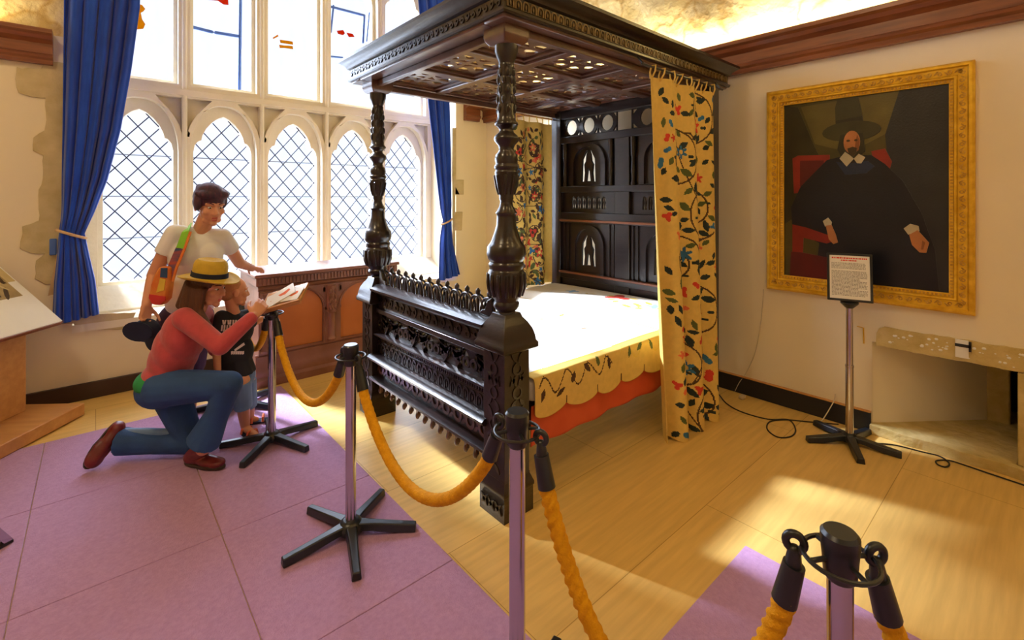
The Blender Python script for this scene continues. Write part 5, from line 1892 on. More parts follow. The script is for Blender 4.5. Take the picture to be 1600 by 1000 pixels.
class Head:
    def __init__(s, c, f, size=1.0, up=UP, tilt=None):
        s.c = V(c)
        s.r, s.f, s.u = frame3(f, up)
        s.k = size

    def p(s, x, y, z):
        return s.c + (s.r * x + s.f * y + s.u * z) * s.k

    def ell(s, mb, c, rad, **k):
        mb.ell(s.p(*c), [q * s.k for q in rad], s.r, s.f, s.u, **k)

    def cap(s, mb, a, ra, b, rb):
        mb.capsule(s.p(*a), ra * s.k, s.p(*b), rb * s.k, seg=10)

    def build(s, mb):
        s.ell(mb, (0, -0.012, 0.030), (0.074, 0.094, 0.086))
        s.ell(mb, (0, 0.028, -0.030), (0.060, 0.062, 0.075))
        s.cap(mb, (-0.035, 0.045, -0.078), 0.020, (0.035, 0.045, -0.078), 0.020)
        s.ell(mb, (0, 0.072, -0.092), (0.022, 0.018, 0.018))
        s.cap(mb, (0, 0.082, 0.018), 0.009, (0, 0.103, -0.022), 0.012)
        for q in (-1, 1):
            s.ell(mb, (q * 0.012, 0.092, -0.026), (0.010, 0.012, 0.009))
            s.ell(mb, (q * 0.042, 0.060, -0.018), (0.022, 0.022, 0.020))
            s.cap(mb, (q * 0.012, 0.080, 0.030), 0.009, (q * 0.048, 0.066, 0.028), 0.009)
            s.ell(mb, (q * 0.076, -0.008, -0.005), (0.010, 0.020, 0.031))
        s.cap(mb, (-0.016, 0.080, -0.054), 0.008, (0.016, 0.080, -0.054), 0.008)
        s.cap(mb, (-0.012, 0.078, -0.068), 0.009, (0.012, 0.078, -0.068), 0.009)

    def face(s, parent, brow='hair_plum', open_mouth=False):
        for q in (-1, 1):
            mb = MB(); s.ell(mb, (q * 0.030, 0.072, 0.010), (0.0115, 0.010, 0.0055), seg=12, rings=8)
            e = obj('eye', mb, 'eyewhite', parent)
            mb = MB(); s.ell(mb, (q * 0.030, 0.0805, 0.0095), (0.0052, 0.0030, 0.0050), seg=10, rings=6)
            obj('iris', mb, 'iris', e)
            mb = MB(); mb.tube([s.p(q * 0.014, 0.087, 0.032), s.p(q * 0.030, 0.083, 0.038), s.p(q * 0.048, 0.070, 0.034)], [0.0030 * s.k, 0.0036 * s.k, 0.002 * s.k], seg=6)
            obj('eyebrow', mb, brow, parent)
        mb = MB()
        mb.tube([s.p(-0.023, 0.076, -0.058), s.p(-0.010, 0.088, -0.053), s.p(0, 0.0885, -0.055), s.p(0.010, 0.088, -0.053), s.p(0.023, 0.076, -0.058)], [0.002 * s.k, 0.0045 * s.k, 0.004 * s.k, 0.0045 * s.k, 0.002 * s.k], seg=8)
        z = -0.070 if open_mouth else -0.064
        mb.tube([s.p(-0.021, 0.076, -0.059), s.p(-0.009, 0.087, z), s.p(0.009, 0.087, z), s.p(0.021, 0.076, -0.059)], [0.002 * s.k, 0.005 * s.k, 0.005 * s.k, 0.002 * s.k], seg=8)
        obj('mouth', mb, 'lip', parent)


def hand(mb, w, f, n, side, k=1.0, curl=(0.35, 0.4, 0.45, 0.5), thumb=0.5):
    """w wrist, f fingers' direction, n the way the palm faces, side +1/-1 picks the thumb side"""
    w, f = V(w), V(f).normalized()
    n = V(n); n = (n - f * n.dot(f)).normalized()
    t = f.cross(n).normalized() * side
    lens = (0.068, 0.076, 0.070, 0.054)
    for i in range(4):
        o2 = (0.030 - 0.020 * i) * k
        kn = w + f * (0.088 - 0.004 * abs(i - 1)) * k + t * o2
        mb.capsule(w + f * 0.012 * k + t * o2 * 0.55, 0.0165 * k, kn, 0.0115 * k, seg=10)
        p, ang = kn, 0.15
        for j, q in enumerate((0.46, 0.31, 0.23)):
            ang += curl[i] * (0.6, 1.0, 0.7)[j]
            dr = f * math.cos(ang) + n * math.sin(ang) + t * (0.06 - 0.05 * i) * (0.8 if j == 0 else 0.2)
            e = p + dr.normalized() * lens[i] * q * k
            mb.capsule(p, (0.0095, 0.0088, 0.008)[j] * k, e, (0.0088, 0.008, 0.0068)[j] * k, seg=9)
            p = e
    b = w + f * 0.022 * k + t * 0.022 * k
    m1 = b + (f * 0.55 + t * 0.75 + n * thumb * 0.5).normalized() * 0.042 * k
    m2 = m1 + (f * 0.85 + t * 0.35 + n * thumb).normalized() * 0.034 * k
    m3 = m2 + (f * 0.9 + t * 0.05 + n * thumb).normalized() * 0.026 * k
    mb.capsule(b, 0.0165 * k, m1, 0.0115 * k, seg=9)
    mb.capsule(m1, 0.0105 * k, m2, 0.0095 * k, seg=9)
    mb.capsule(m2, 0.0095 * k, m3, 0.0075 * k, seg=9)


def limb(mb, pts, rads, seg=14):
    for i in range(len(pts) - 1):
        mb.capsule(pts[i], rads[i], pts[i + 1], rads[i + 1], seg=seg)


def shoe(name, parent, heel, toe, w=0.042, up=UP, m='shoe', h=0.055, ankle=None):
    heel, toe = V(heel), V(toe)
    f = (toe - heel).normalized()
    u = (V(up) - f * V(up).dot(f)).normalized()
    L = (toe - heel).length
    mb = MB()
    mb.capsule(heel + f * 0.035 + u * 0.040, 0.038, heel + f * L * 0.45 + u * 0.040, 0.036)
    mb.capsule(heel + f * L * 0.45 + u * 0.036, 0.036, toe - f * 0.05 + u * 0.030, 0.030)
    r = f.cross(u)
    mb.ell(toe - f * 0.055 + u * 0.026, (w, 0.055, 0.026), r, f, u)
    mb.ell(heel + f * L * 0.6 + u * 0.030, (w, 0.08, 0.030), r, f, u)
    if ankle is not None:
        mb.capsule(heel + f * 0.045 + u * 0.05, 0.040, ankle, 0.040)
    o = fuse(name, mb, m, parent, 0.006, 3)
    mb = MB()
    n = 22
    lp = []
    for i in range(n):
        a = 2 * PI * i / n
        x = math.cos(a) * (L / 2 + 0.004)
        ww = w * (1.0 if x > 0 else 0.82)
        lp.append((L / 2 + x, math.sin(a) * ww * (1 + 0.1 * math.cos(2 * a))))
    mb.plate([lp], -0.001, 0.014, O=heel, U=f, W=-r, N=u)
    obj('sole', mb, 'sole', o, bevel=0.003)
    return o


# ---------------------------------------------------------------- standing woman in white
D0 = 3.32
W1p = thing('person', 'standing woman with cropped dark hair, white T-shirt, one hand on the chest', 'person', tuple(on_floor(288, 668)) if False else tuple(at(290, 310, D0))[:2] + (0.009,))
bf = (RGT * 0.62 - FWD * 0.78).normalized()           # where her chest faces
br = bf.cross(UP).normalized()                        # her right
hd = Head(at(328, 322, 3.29), (RGT * 0.80 - FWD * 0.58 - UP * 0.26), 1.10)
shR, shL = at(273, 363, 3.22), at(348, 369, 3.38)
elR, wrR = at(240, 430, 3.20), at(229, 476, 3.08)
elL, wrL = at(374, 411, 3.60), at(394, 419, 3.82)
neckb = at(312, 366, 3.32)
chest, waist, pelvis = at(306, 398, 3.31), at(299, 450, 3.32), at(291, 500, 3.33)
hipR, hipL = at(277, 512, 3.28), at(304, 512, 3.39)
knR, knL = at(279, 590, 3.24), at(299, 588, 3.36)
anR, anL = at(282, 652, 3.28), at(297, 637, 3.42)


def tors(mb, c, rad, inf=0.0, f=bf):
    r = V(f).cross(UP).normalized()
    mb.ell(c, [q + inf for q in rad], r, V(f).normalized(), UP, seg=24, rings=14)


mb = MB()
hd.build(mb)
limb(mb, [neckb, hd.p(0, -0.015, -0.06)], [0.056, 0.052])
tors(mb, chest, (0.150, 0.098, 0.17)); tors(mb, waist, (0.125, 0.090, 0.16)); tors(mb, pelvis, (0.155, 0.110, 0.14))
limb(mb, [shL, neckb - UP * 0.02, shR], [0.046, 0.055, 0.046])
limb(mb, [shR, elR, wrR], [0.052, 0.040, 0.029])
limb(mb, [shL, elL, wrL], [0.050, 0.039, 0.028])
hand(mb, wrR, (wrR - elR) * 0.6 - UP * 0.10, RGT - FWD * 0.2, -1, 1.05, curl=(0.75, 0.8, 0.8, 0.85))
hand(mb, wrL, at(409, 421, 3.96) - wrL, V((0, 0, -1)), 1, 1.0, curl=(0.12, 0.15, 0.2, 0.3))
for a, b, c, e in ((hipR, knR, anR, None), (hipL, knL, anL, None)):
    limb(mb, [a, b, c], [0.085, 0.055, 0.038])
    mb.capsule(c - UP * 0.03, 0.034, c + bf * 0.13 - UP * 0.043, 0.022)
bodyW = fuse('body', mb, 'skin', W1p, 0.0052, 4)
hd.face(W1p, 'hair_plum', True)
# hair: cropped bob swept across the forehead
mb = MB()
hd.ell(mb, (0, -0.020, 0.052), (0.088, 0.104, 0.090))
hd.ell(mb, (0.01, 0.0, 0.085), (0.070, 0.085, 0.066))
hd.ell(mb, (0, -0.050, 0.015), (0.080, 0.066, 0.075))
hd.ell(mb, (0.030, 0.045, 0.088), (0.062, 0.046, 0.030))
hd.ell(mb, (-0.044, 0.040, 0.086), (0.042, 0.044, 0.028))
hd.ell(mb, (-0.074, 0.002, 0.035), (0.020, 0.036, 0.050))
hd.ell(mb, (0.078, 0.012, 0.030), (0.018, 0.046, 0.055))
for k in range(9):
    a = -1.4 + k * 0.35
    mb.capsule(hd.p(0.05 * math.sin(a), -0.06, 0.11), 0.02, hd.p(0.088 * math.sin(a), 0.055 * math.cos(a) + 0.010, 0.086), 0.016)
fuse('hair', mb, 'hair_plum', W1p, 0.006, 3)
# T-shirt
mb = MB()
tors(mb, chest, (0.152, 0.100, 0.16), 0.016); tors(mb, waist, (0.128, 0.094, 0.17), 0.020)
tors(mb, chest + bf * 0.06 + br * 0.06 + UP * 0.01, (0.075, 0.07, 0.08)); tors(mb, chest + bf * 0.06 - br * 0.06 + UP * 0.01, (0.075, 0.07, 0.08))
tors(mb, waist - UP * 0.09, (0.135, 0.10, 0.12), 0.018)
limb(mb, [shL, (neckb - UP * 0.012), shR], [0.055, 0.056, 0.055])
mb.capsule(shR, 0.058, shR.lerp(elR, 0.50), 0.062, flat=True)
mb.capsule(shL, 0.056, shL.lerp(elL, 0.48), 0.060, flat=True)
fuse('t_shirt', mb, 'tee_white', W1p, 0.0065, 5, cut=[(waist - UP * 0.16, (0, 0, -1))])
mb = MB()
tors(mb, pelvis, (0.158, 0.114, 0.14), 0.014)
for a, b in ((hipR, knR), (hipL, knL)):
    mb.capsule(a, 0.105, a.lerp(b, 0.75), 0.085)
fuse('shorts', mb, 'shorts_dark', W1p, 0.008, 4)
for c in (anR, anL):
    h0 = V((c.x, c.y, 0.016)) - bf * 0.055
    shoe('sandal', W1p, h0, h0 + bf * 0.24, 0.040, m='sole')

# shoulder bag (strap over her right shoulder) and the cap in her hand
bag = thing('shoulder_bag', 'patchwork orange and red shoulder bag hanging at the standing woman\'s side', 'bag', tuple(at(256, 450, 3.1)))
MT['strap_multi'] = mat('striped_strap', (0.02, 0.06, 0.16), rough=0.7, col2=(0.45, 0.06, 0.03), scale=9, stretch=(1, 1, 6))
out = -FWD * 0.066
sp1 = [at(296, 352, 3.27), at(290, 362, 3.17), at(281, 388, 3.13), at(268, 418, 3.10), at(262, 440, 3.09)]
mb = MB()


def ribbon(mb, pts, w, t, nrm):
    vs, fs = [], []
    n = len(pts)
    for i, p in enumerate(pts):
        d = (pts[min(i + 1, n - 1)] - pts[max(i - 1, 0)]).normalized()
        s = d.cross(V(nrm)).normalized()
        nn3 = s.cross(d).normalized()
        vs += [p - s * w / 2 - nn3 * t / 2, p + s * w / 2 - nn3 * t / 2, p + s * w / 2 + nn3 * t / 2, p - s * w / 2 + nn3 * t / 2]
    for i in range(n - 1):
        for q in range(4):
            fs.append((i * 4 + q, i * 4 + (q + 1) % 4, i * 4 + 4 + (q + 1) % 4, i * 4 + 4 + q))
    fs += [(3, 2, 1, 0), tuple(4 * (n - 1) + q for q in range(4))]
    mb._add(vs, fs)


ribbon(mb, sp1[:3], 0.05, 0.006, -FWD); ns = len(mb.f)
stp = obj('strap', mb, 'bag_green', bag, bevel=0.002)
mb = MB(); ribbon(mb, [p + FWD * 0.002 for p in sp1[2:]], 0.055, 0.006, -FWD); obj('strap', mb, 'strap_multi', bag, bevel=0.002)
mb = MB(); ribbon(mb, [p + RGT * 0.035 - FWD * 0.003 for p in sp1[1:]], 0.014, 0.008, -FWD); obj('strap_edging', mb, 'bag_orange', stp)
mb = MB()
bx = [(-0.02, 0.10), (0.045, 0.10), (0.05, 0.0), (0.035, -0.11), (0.0, -0.15), (-0.06, -0.145), (-0.085, -0.10), (-0.075, -0.02), (-0.045, 0.06)]
O = at(258, 440, 3.10)
mb.plate([bx], -0.025, 0.035, O=O, U=RGT, W=UP, N=-FWD)
obj('pouch', mb, 'bag_orange', bag, bevel=0.016)
mb = MB()
mb.plate([[(-0.075, -0.075), (0.03, -0.09), (0.03, -0.115), (-0.005, -0.142), (-0.055, -0.138), (-0.078, -0.1)]], 0.035, 0.039, O=O, U=RGT, W=UP, N=-FWD)
obj('patch', mb, 'bag_red', bag, bevel=0.001)
mb = MB()
mb.plate([[(-0.03, -0.065), (-0.005, 0.03), (0.03, 0.02), (0.02, -0.05)]], 0.035, 0.039, O=O, U=RGT, W=UP, N=-FWD)
obj('patch', mb, 'leaf_yellow', bag, bevel=0.001)
mb = MB()
mb.plate([[(-0.005, 0.035), (0.0, 0.095), (0.042, 0.095), (0.04, 0.03)]], 0.035, 0.039, O=O, U=RGT, W=UP, N=-FWD)
obj('patch', mb, 'strap_blue', bag, bevel=0.001)

cap_t = thing('baseball_cap', 'navy baseball cap held low in the standing woman\'s hand', 'cap', tuple(at(225, 515, 3.02)))
mb = MB()
cc = at(229, 516, 3.04)
mb.ell(cc, (0.085, 0.055, 0.075), RGT, FWD, UP)
mb.ell(cc + RGT * 0.045 - UP * 0.05, (0.045, 0.05, 0.085), (RGT + UP * 0.1).normalized(), FWD, (UP - RGT * 0.1).normalized())
fuse('crown', mb, 'navy', cap_t, 0.006, 4)
mb = MB()
lp = [(0.095 * math.cos(t), 0.068 * math.sin(t)) for t in [2 * PI * k / 24 for k in range(24)]]
mb.plate([lp], 0, 0.008, O=at(216, 518, 2.99), U=RGT, W=(UP * 0.95 - FWD * 0.2).normalized(), N=-FWD)
obj('peak', mb, 'navy', cap_t, bevel=0.003)

# ---------------------------------------------------------------- kneeling woman
K = thing('person', 'kneeling woman in mustard hat, coral cardigan and blue flared jeans', 'person', tuple(at(280, 310, 2.88))[:2] + (0.009,))
kf = (RGT * 0.88 + FWD * 0.36).normalized()
hk = Head(at(326, 449, 2.95), RGT * 0.93 - FWD * 0.05 - UP * 0.20, 1.0)
kshR, kshL = at(288, 497, 2.82), at(316, 490, 3.10)
kneck = at(305, 486, 2.96)
kchest, kwaist, kpelvis = at(288, 524, 2.93), at(268, 566, 2.94), at(255, 602, 2.93)
kelR, kwrR = at(344, 541, 2.76), at(396, 494, 2.86)
kelL, kwrL = at(338, 545, 3.26), at(364, 530, 3.37)
khR, khL = at(254, 607, 2.84), at(265, 612, 3.0)
kkR, kaR = at(358, 600, 2.74), at(318, 700, 2.78)
kkL, kaL = at(300, 694, 2.93), at(188, 697, 2.90)
mb = MB()
hk.build(mb)
limb(mb, [kneck, hk.p(0, -0.02, -0.06)], [0.055, 0.05])
tors(mb, kchest, (0.145, 0.10, 0.16), 0, kf); tors(mb, kwaist, (0.125, 0.095, 0.15), 0, kf); tors(mb, kpelvis, (0.155, 0.115, 0.12), 0, kf)
limb(mb, [kshL, kneck - UP * 0.03, kshR], [0.045, 0.05, 0.045])
limb(mb, [kshR, kelR, kwrR], [0.046, 0.038, 0.027])
limb(mb, [kshL, kelL, kwrL], [0.046, 0.038, 0.027])
hand(mb, kwrR, at(416, 466, 2.97) - kwrR, FWD - RGT * 0.2 + UP * 0.2, 1, 1.0, curl=(0.4, 0.45, 0.5, 0.55))
hand(mb, kwrL, RGT * 0.8 - FWD * 0.2, -FWD, 1, 0.95)
limb(mb, [khR, kkR, kaR], [0.088, 0.058, 0.042])
limb(mb, [khL, kkL, kaL], [0.088, 0.058, 0.042])
fuse('body', mb, 'skin', K, 0.0052, 4)
hk.face(K, 'hair_brown')
# long hair falling over the near shoulder
mb = MB()
hk.ell(mb, (0, -0.022, 0.040), (0.084, 0.102, 0.082))
hk.ell(mb, (0, -0.055, -0.01), (0.078, 0.060, 0.085))
for k in range(9):
    q = -0.075 + 0.15 * k / 8
    x = 0.082 * math.cos(k * 0.0 + (k / 8 - 0.5) * 0.2)
    a = hk.p(0.078, -0.075 + 0.012 * k, 0.0)
    b = hk.p(0.088, -0.070 + 0.012 * k, -0.12)
    c = at(318 + 2.0 * k, 513 + 1.2 * k - 0.25 * (k - 4) ** 2, 2.82)
    limb(mb, [a, b, c], [0.022, 0.024, 0.011], 10)
for k in range(5):
    limb(mb, [hk.p(-0.06 + 0.03 * k, -0.09, 0.02), hk.p(-0.05 + 0.03 * k, -0.105, -0.12), at(298 + 4 * k, 500, 2.96 - 0.03 * k)], [0.024, 0.026, 0.014], 10)
fuse('hair', mb, 'hair_brown', K, 0.006, 2)
# hat
hm = M.Translation(hk.p(0.0, -0.008, 0.062)) @ (M((hk.r, hk.f, hk.u)).transposed().to_4x4()) @ M.Rotation(R(4), 4, 'X')
mb = MB()
n = 36
prof = [(0.168, 0.004), (0.150, -0.004), (0.118, 0.002), (0.100, 0.008), (0.097, 0.03), (0.094, 0.075), (0.088, 0.098), (0.072, 0.112), (0.040, 0.106), (0.001, 0.10)]
bot = [(0.001, 0.094), (0.040, 0.100), (0.084, 0.09), (0.092, 0.03), (0.096, 0.004), (0.118, -0.003), (0.150, -0.009), (0.168, -0.002)]
full = list(reversed(prof)) + list(reversed(bot))
vs, fs = [], []
allp = prof + bot
for r, h in allp:
    for k in range(n):
        a = 2 * PI * k / n
        vs.append(hm @ V((r * 0.90 * math.cos(a), r * 1.03 * math.sin(a), h + (0.012 * (r - 0.1) / 0.068 * math.cos(2 * a) if r > 0.1 else 0))))
for i in range(len(allp) - 1):
    for k in range(n):
        fs.append((i * n + k, i * n + (k + 1) % n, (i + 1) * n + (k + 1) % n, (i + 1) * n + k))
i = len(allp) - 1
for k in range(n):
    fs.append((i * n + k, i * n + (k + 1) % n, (k + 1) % n, k))
mb._add(vs, fs)
hat = obj('hat', mb, 'straw', K, smooth=50)
mb = MB()
vs, fs = [], []
for r, h in ((0.1035, 0.006), (0.1005, 0.035), (0.096, 0.036), (0.096, 0.006)):
    for k in range(n):
        a = 2 * PI * k / n
        vs.append(hm @ V((r * 0.90 * math.cos(a), r * 1.03 * math.sin(a), h)))
for i in range(4):
    for k in range(n):
        j = (i + 1) % 4
        fs.append((i * n + k, i * n + (k + 1) % n, j * n + (k + 1) % n, j * n + k))
mb._add(vs, fs)
obj('hat_band', mb, 'navy', hat)
# cardigan
mb = MB()
tors(mb, kchest, (0.147, 0.104, 0.15), 0.018, kf); tors(mb, kwaist, (0.130, 0.100, 0.15), 0.022, kf); tors(mb, kwaist.lerp(kpelvis, 0.6), (0.145, 0.112, 0.09), 0.02, kf); tors(mb, kchest.lerp(kwaist, 0.5) - kf * 0.006, (0.138, 0.104, 0.15), 0.021, kf); tors(mb, kchest.lerp(kneck, 0.35), (0.12, 0.09, 0.10), 0.018, kf)
limb(mb, [kshL, kneck - UP * 0.05, kshR], [0.062, 0.06, 0.062])
limb(mb, [kshR, kelR, kwrR.lerp(kelR, 0.08)], [0.064, 0.053, 0.040])
limb(mb, [kshL, kelL, kwrL.lerp(kelL, 0.08)], [0.062, 0.052, 0.040])
for k in range(4):
    a = kelR.lerp(kshR, 0.1 + 0.2 * k) + UP * 0.02
    mb.ell(a, (0.03, 0.05, 0.012), RGT, FWD, UP)
fuse('cardigan', mb, 'cardigan', K, 0.0065, 5)
mb = MB()
tors(mb, kpelvis + UP * 0.035 - kf * 0.005, (0.152, 0.120, 0.062), 0.022, kf)
fuse('undershirt', mb, 'green', K, 0.007, 4)
# jeans with flared hems
mb = MB()
tors(mb, kpelvis - UP * 0.01, (0.158, 0.125, 0.10), 0.018, kf)
limb(mb, [khR, khR.lerp(kkR, 0.5), kkR], [0.108, 0.094, 0.073])
limb(mb, [kkR, kkR.lerp(kaR, 0.5)], [0.073, 0.066])
mb.capsule(kkR.lerp(kaR, 0.45), 0.064, kaR + UP * 0.038 , 0.094, flat=True)
limb(mb, [khL, khL.lerp(kkL, 0.5), kkL + UP * 0.012], [0.105, 0.088, 0.068])
limb(mb, [kkL + UP * 0.012, kkL.lerp(kaL, 0.5) + UP * 0.010], [0.068, 0.062])
mb.capsule(kkL.lerp(kaL, 0.45) + UP * 0.012, 0.062, kaL + UP * 0.03, 0.082, flat=True)
fuse('jeans', mb, 'jeans', K, 0.0065, 4, cut=[(Vc := V((0, 0, 0.012)), (0, 0, -1))])
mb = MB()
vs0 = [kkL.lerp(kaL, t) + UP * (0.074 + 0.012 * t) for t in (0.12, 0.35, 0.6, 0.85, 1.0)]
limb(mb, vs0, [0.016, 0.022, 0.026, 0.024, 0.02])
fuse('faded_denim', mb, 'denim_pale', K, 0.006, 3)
# shoes
ft = on_floor(350, 731, 0.017); hl = on_floor(276, 722, 0.017)
hl = ft + (hl - ft).normalized() * 0.265
shoe('shoe', K, hl, ft, 0.045, ankle=kaR + UP * 0.0)
tp = on_floor(133, 732, 0.030)
hp = at(172, 677, 2.90)
f = (tp - hp).normalized()
upv = V((0, 0, 1)).cross(f).cross(f)
upv = (RGT * 0.75 + UP * 0.45)
hp = tp - f * 0.265
shoe('shoe', K, hp - (upv - f * upv.dot(f)).normalized() * 0.0, tp - f * 0.0, 0.050, up=upv, ankle=kaL)
mb = MB()
wv = (kwrR - kelR).normalized()
mb.capsule(kwrR - wv * 0.020, 0.034, kwrR - wv * 0.002, 0.032, seg=20, flat=True)
obj('wristwatch', mb, 'denim_pale', K, bevel=0.003)

# ---------------------------------------------------------------- boy
B = thing('person', 'small boy in dark printed T-shirt and blue shorts beside the kneeling woman', 'person', tuple(at(380, 310, 3.14))[:2] + (0.009,))
bf2 = (RGT * 0.55 - FWD * 0.75).normalized()
hb2 = Head(at(366, 456, 3.16), RGT * 0.70 + FWD * 0.72 - UP * 0.12, 0.86)
bshR, bshL = at(346, 495, 3.10), at(384, 493, 3.24)
bneck = at(365, 489, 3.17)
bch, bwa, bpe = at(366, 516, 3.17), at(367, 550, 3.17), at(370, 588, 3.18)
belR, bwrR = at(338, 540, 3.06), at(340, 578, 3.02)
belL, bwrL = at(393, 506, 3.36), at(412, 497, 3.42)
bhR, bhL = at(376, 596, 3.13), at(384, 594, 3.25)
bkR, bkL = at(380, 636, 3.16), at(388, 630, 3.30)
baR, baL = at(383, 664, 3.22), at(390, 650, 3.36)
mb = MB()
hb2.build(mb)
limb(mb, [bneck, hb2.p(0, -0.02, -0.06)], [0.038, 0.036])
tors(mb, bch, (0.100, 0.07, 0.11), 0, bf2); tors(mb, bwa, (0.090, 0.07, 0.11), 0, bf2); tors(mb, bpe, (0.098, 0.078, 0.09), 0, bf2)
limb(mb, [bshL, bneck - UP * 0.02, bshR], [0.03, 0.035, 0.03])
limb(mb, [bshR, belR, bwrR], [0.033, 0.027, 0.021])
limb(mb, [bshL, belL, bwrL], [0.033, 0.027, 0.021])
hand(mb, bwrR, -UP + RGT * 0.1, RGT, -1, 0.72)
hand(mb, bwrL, RGT * 0.7 + FWD * 0.2, -UP, 1, 0.72)
limb(mb, [bhR, bkR, baR], [0.058, 0.042, 0.030])
limb(mb, [bhL, bkL, baL], [0.058, 0.042, 0.030])
toeR = on_floor(405, 687, 0.012); toeL = on_floor(403, 659, 0.012)
mb.capsule(baR - UP * 0.02, 0.026, toeR.lerp(baR, 0.25) - UP * 0.0 + V((0, 0, 0.006)), 0.020)
mb.capsule(baL - UP * 0.02, 0.026, toeL.lerp(baL, 0.25) + V((0, 0, 0.006)), 0.020)
fuse('body', mb, 'skin_boy', B, 0.005, 4)
hb2.face(B, 'hair_fair')
mb = MB()
hb2.ell(mb, (0, -0.026, 0.042), (0.078, 0.090, 0.079))
hb2.ell(mb, (0, -0.05, 0.0), (0.070, 0.058, 0.07))
fuse('hair', mb, 'hair_fair', B, 0.006, 4)
mb = MB()
tors(mb, bch, (0.104, 0.075, 0.105), 0.014, bf2); tors(mb, bwa, (0.098, 0.078, 0.11), 0.016, bf2)
mb.capsule(bwa, 0.085, bpe + UP * 0.02, 0.118, flat=True)
limb(mb, [bshL, bneck - UP * 0.03, bshR], [0.04, 0.04, 0.04])
mb.capsule(bshR, 0.043, bshR.lerp(belR, 0.62), 0.043)
mb.capsule(bshL, 0.043, bshL.lerp(belL, 0.85), 0.043)
tb = fuse('t_shirt', mb, 'tee_black', B, 0.006, 4)
# abstract pale print on the shirt front, laid on the cloth
from mathutils.bvhtree import BVHTree
offB = base_of(B)
bvh = BVHTree.FromPolygons([v.co + offB for v in tb.data.vertices], [tuple(p.vertices) for p in tb.data.polygons])


def print_patch(mb, px):
    rows = []
    P = []
    for x, y in px:
        d = (at(x, y, 3.0) - V((0, 0, EYE))).normalized()
        h = bvh.ray_cast(V((0, 0, EYE)), d)
        if h[0] is None:
            return
        P.append((h[0] + h[1] * 0.0015 if h[1].dot(d) < 0 else h[0] - d * 0.0015))
    mb._add(P, [tuple(range(len(P)))])


mb = MB()
rn = random.Random(6)
for row, (y, h, x0, x1) in enumerate(((500, 7, 347, 384), (508, 9, 346, 372), (515, 7, 348, 366))):
    x = x0
    while x < x1 - 3:
        w = rn.uniform(1.6, 3.4)
        s = rn.uniform(-1.5, 1.5)
        for k in range(3):
            yy = y + h * k / 3
            print_patch(mb, [(x + s * k / 3, yy), (x + w + s * k / 3, yy), (x + w + s * (k + 1) / 3, yy + h / 3 + 0.2), (x + s * (k + 1) / 3, yy + h / 3 + 0.2)])
        x += w + rn.uniform(0.9, 1.8)
obj('shirt_print', mb, 'print_pink', tb, smooth=0)
mb = MB()
for k in range(5):
    print_patch(mb, [(366 + k * 3, 546 - k * 2.2), (369 + k * 3, 544 - k * 2.2), (370.5 + k * 3, 547 - k * 2.0), (367 + k * 3, 549 - k * 2.0)])
for k in range(6):
    print_patch(mb, [(361 + k * 3.4, 549), (364.2 + k * 3.4, 548.4), (364 + k * 3.4, 553), (361 + k * 3.4, 554)])
obj('shirt_print', mb, 'print_pink', tb, smooth=0)
mb = MB()
tors(mb, bpe, (0.102, 0.082, 0.085), 0.012, bf2)
mb.capsule(bhR, 0.066, bkR - UP * 0.005, 0.056, flat=True)
mb.capsule(bhL, 0.066, bkL - UP * 0.02, 0.058, flat=True)
fuse('shorts', mb, 'denim_pale', B, 0.006, 4)
for an, toe in ((baR, toeR), (baL, toeL)):
    h0 = V((an.x, an.y, 0.012))
    f = (toe - h0); f.z = 0; f.normalize()
    h0 = h0 - f * 0.035
    r = f.cross(UP)
    mb = MB()
    lp = [(0.085 + 0.09 * math.cos(a), 0.034 * math.sin(a)) for a in [2 * PI * k / 20 for k in range(20)]]
    mb.plate([lp], -0.003, 0.012, O=h0, U=f, W=-r, N=UP)
    sd = obj('sandal', mb, 'navy', B, bevel=0.003)
    mb = MB()
    for q in (0.05, 0.12):
        mb.tube([h0 + f * q + r * s * 0.036 + UP * z for s, z in ((-1, 0.008), (-0.8, 0.036), (0, 0.050 - q * 0.1), (0.8, 0.036), (1, 0.008))], 0.008, seg=8)
    obj('strap', mb, 'orange', sd)
# ================================================================ LIGHT
sc = bpy.context.scene
w = bpy.data.worlds.new('sky'); sc.world = w
w.use_nodes = True
bg = w.node_tree.nodes['Background']
bg.inputs['Color'].default_value = (0.87, 0.93, 1.0, 1)
bg.inputs['Strength'].default_value = 1.6


def lamp(name, kind, loc, aim, power, col, size=None, size_y=None, spread=None, angle=None):
    d = bpy.data.lights.new(name, kind)
    d.energy = power
    d.color = col
    if kind == 'AREA':
        d.shape = 'RECTANGLE'
        d.size = size
        d.size_y = size_y or size
        if spread:
            d.spread = spread
    if kind == 'SUN':
        d.angle = angle
    if kind in ('POINT', 'SPOT'):
        d.shadow_soft_size = size
    o = bpy.data.objects.new(name, d)
    C.objects.link(o)
    o.location = loc
    o.rotation_euler = (V(aim) - V(loc)).to_track_quat('-Z', 'Y').to_euler()
    return o


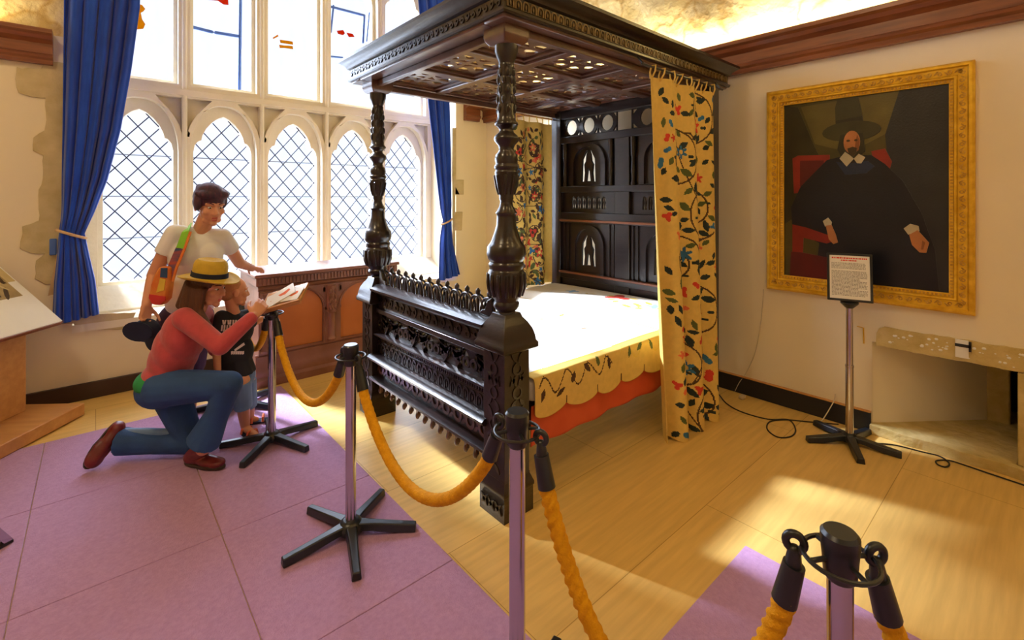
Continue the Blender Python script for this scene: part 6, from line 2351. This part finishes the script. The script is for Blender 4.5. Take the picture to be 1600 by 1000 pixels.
# daylight: portals in the window openings and a hazy sun
for k, (a, b) in enumerate(lights):
    for z0, z1 in ((0.82, 2.4), (2.77, 4.45)):
        p = lamp('window_portal', 'AREA', ((a + b) / 2, YG + 0.12, (z0 + z1) / 2), ((a + b) / 2, 0, (z0 + z1) / 2), 1, (1, 1, 1), b - a, z1 - z0)
        p.data.cycles.is_portal = True
sun_d = V((0.38, -0.92, -0.78))
lamp('hazy_sun', 'SUN', (0, 9, 8), V((0, 9, 8)) + sun_d, 28.0, (0.88, 0.93, 1.0), angle=R(7))
# the bright overcast half of the sky in front of the windows
lamp('bright_overcast', 'SUN', (1.7, 12, 6), V((1.7, 12, 6)) + V((0.42, -1, -0.45)), 28.0, (0.80, 0.88, 1.0), angle=R(100))
# unseen warm fill lamps added under the ceiling for the interior light
lamp('ceiling_fill', 'AREA', (0.2, -0.8, 5.0), (1.2, 1.6, 0), 17, (1.0, 0.66, 0.28), 0.6)
lamp('ceiling_fill', 'AREA', (2.4, -1.2, 5.0), (3.0, 1.0, 1.0), 15, (1.0, 0.68, 0.30), 0.6)
lamp('ceiling_fill', 'AREA', (-1.6, 1.8, 5.0), (-0.6, 3.2, 0), 50, (1.0, 0.78, 0.48), 0.6)
# cove strip on top of the cornice
c = lamp('cove_strip', 'AREA', (XR - 0.08, 1.2, ZT + 0.27), (XR, 1.2, 5), 55, (1.0, 0.88, 0.62), 0.06, 6.0)
c.rotation_euler = (PI, 0, 0)
c = lamp('cove_strip', 'AREA', (-1.75, YW - 0.08, ZT + 0.27), (XR, 1.2, 5), 22, (1.0, 0.80, 0.45), 2.4, 0.06)
c.rotation_euler = (PI, 0, 0)

sc.view_settings.view_transform = 'Standard'
sc.view_settings.look = 'None'
sc.view_settings.gamma = 1
sc.view_settings.exposure = 0.0
sc.cycles.use_denoising = True
sc.cycles.max_bounces = 8
sc.cycles.diffuse_bounces = 4
sc.cycles.glossy_bounces = 3
sc.cycles.transparent_max_bounces = 8
sc.cycles.sample_clamp_indirect = 6
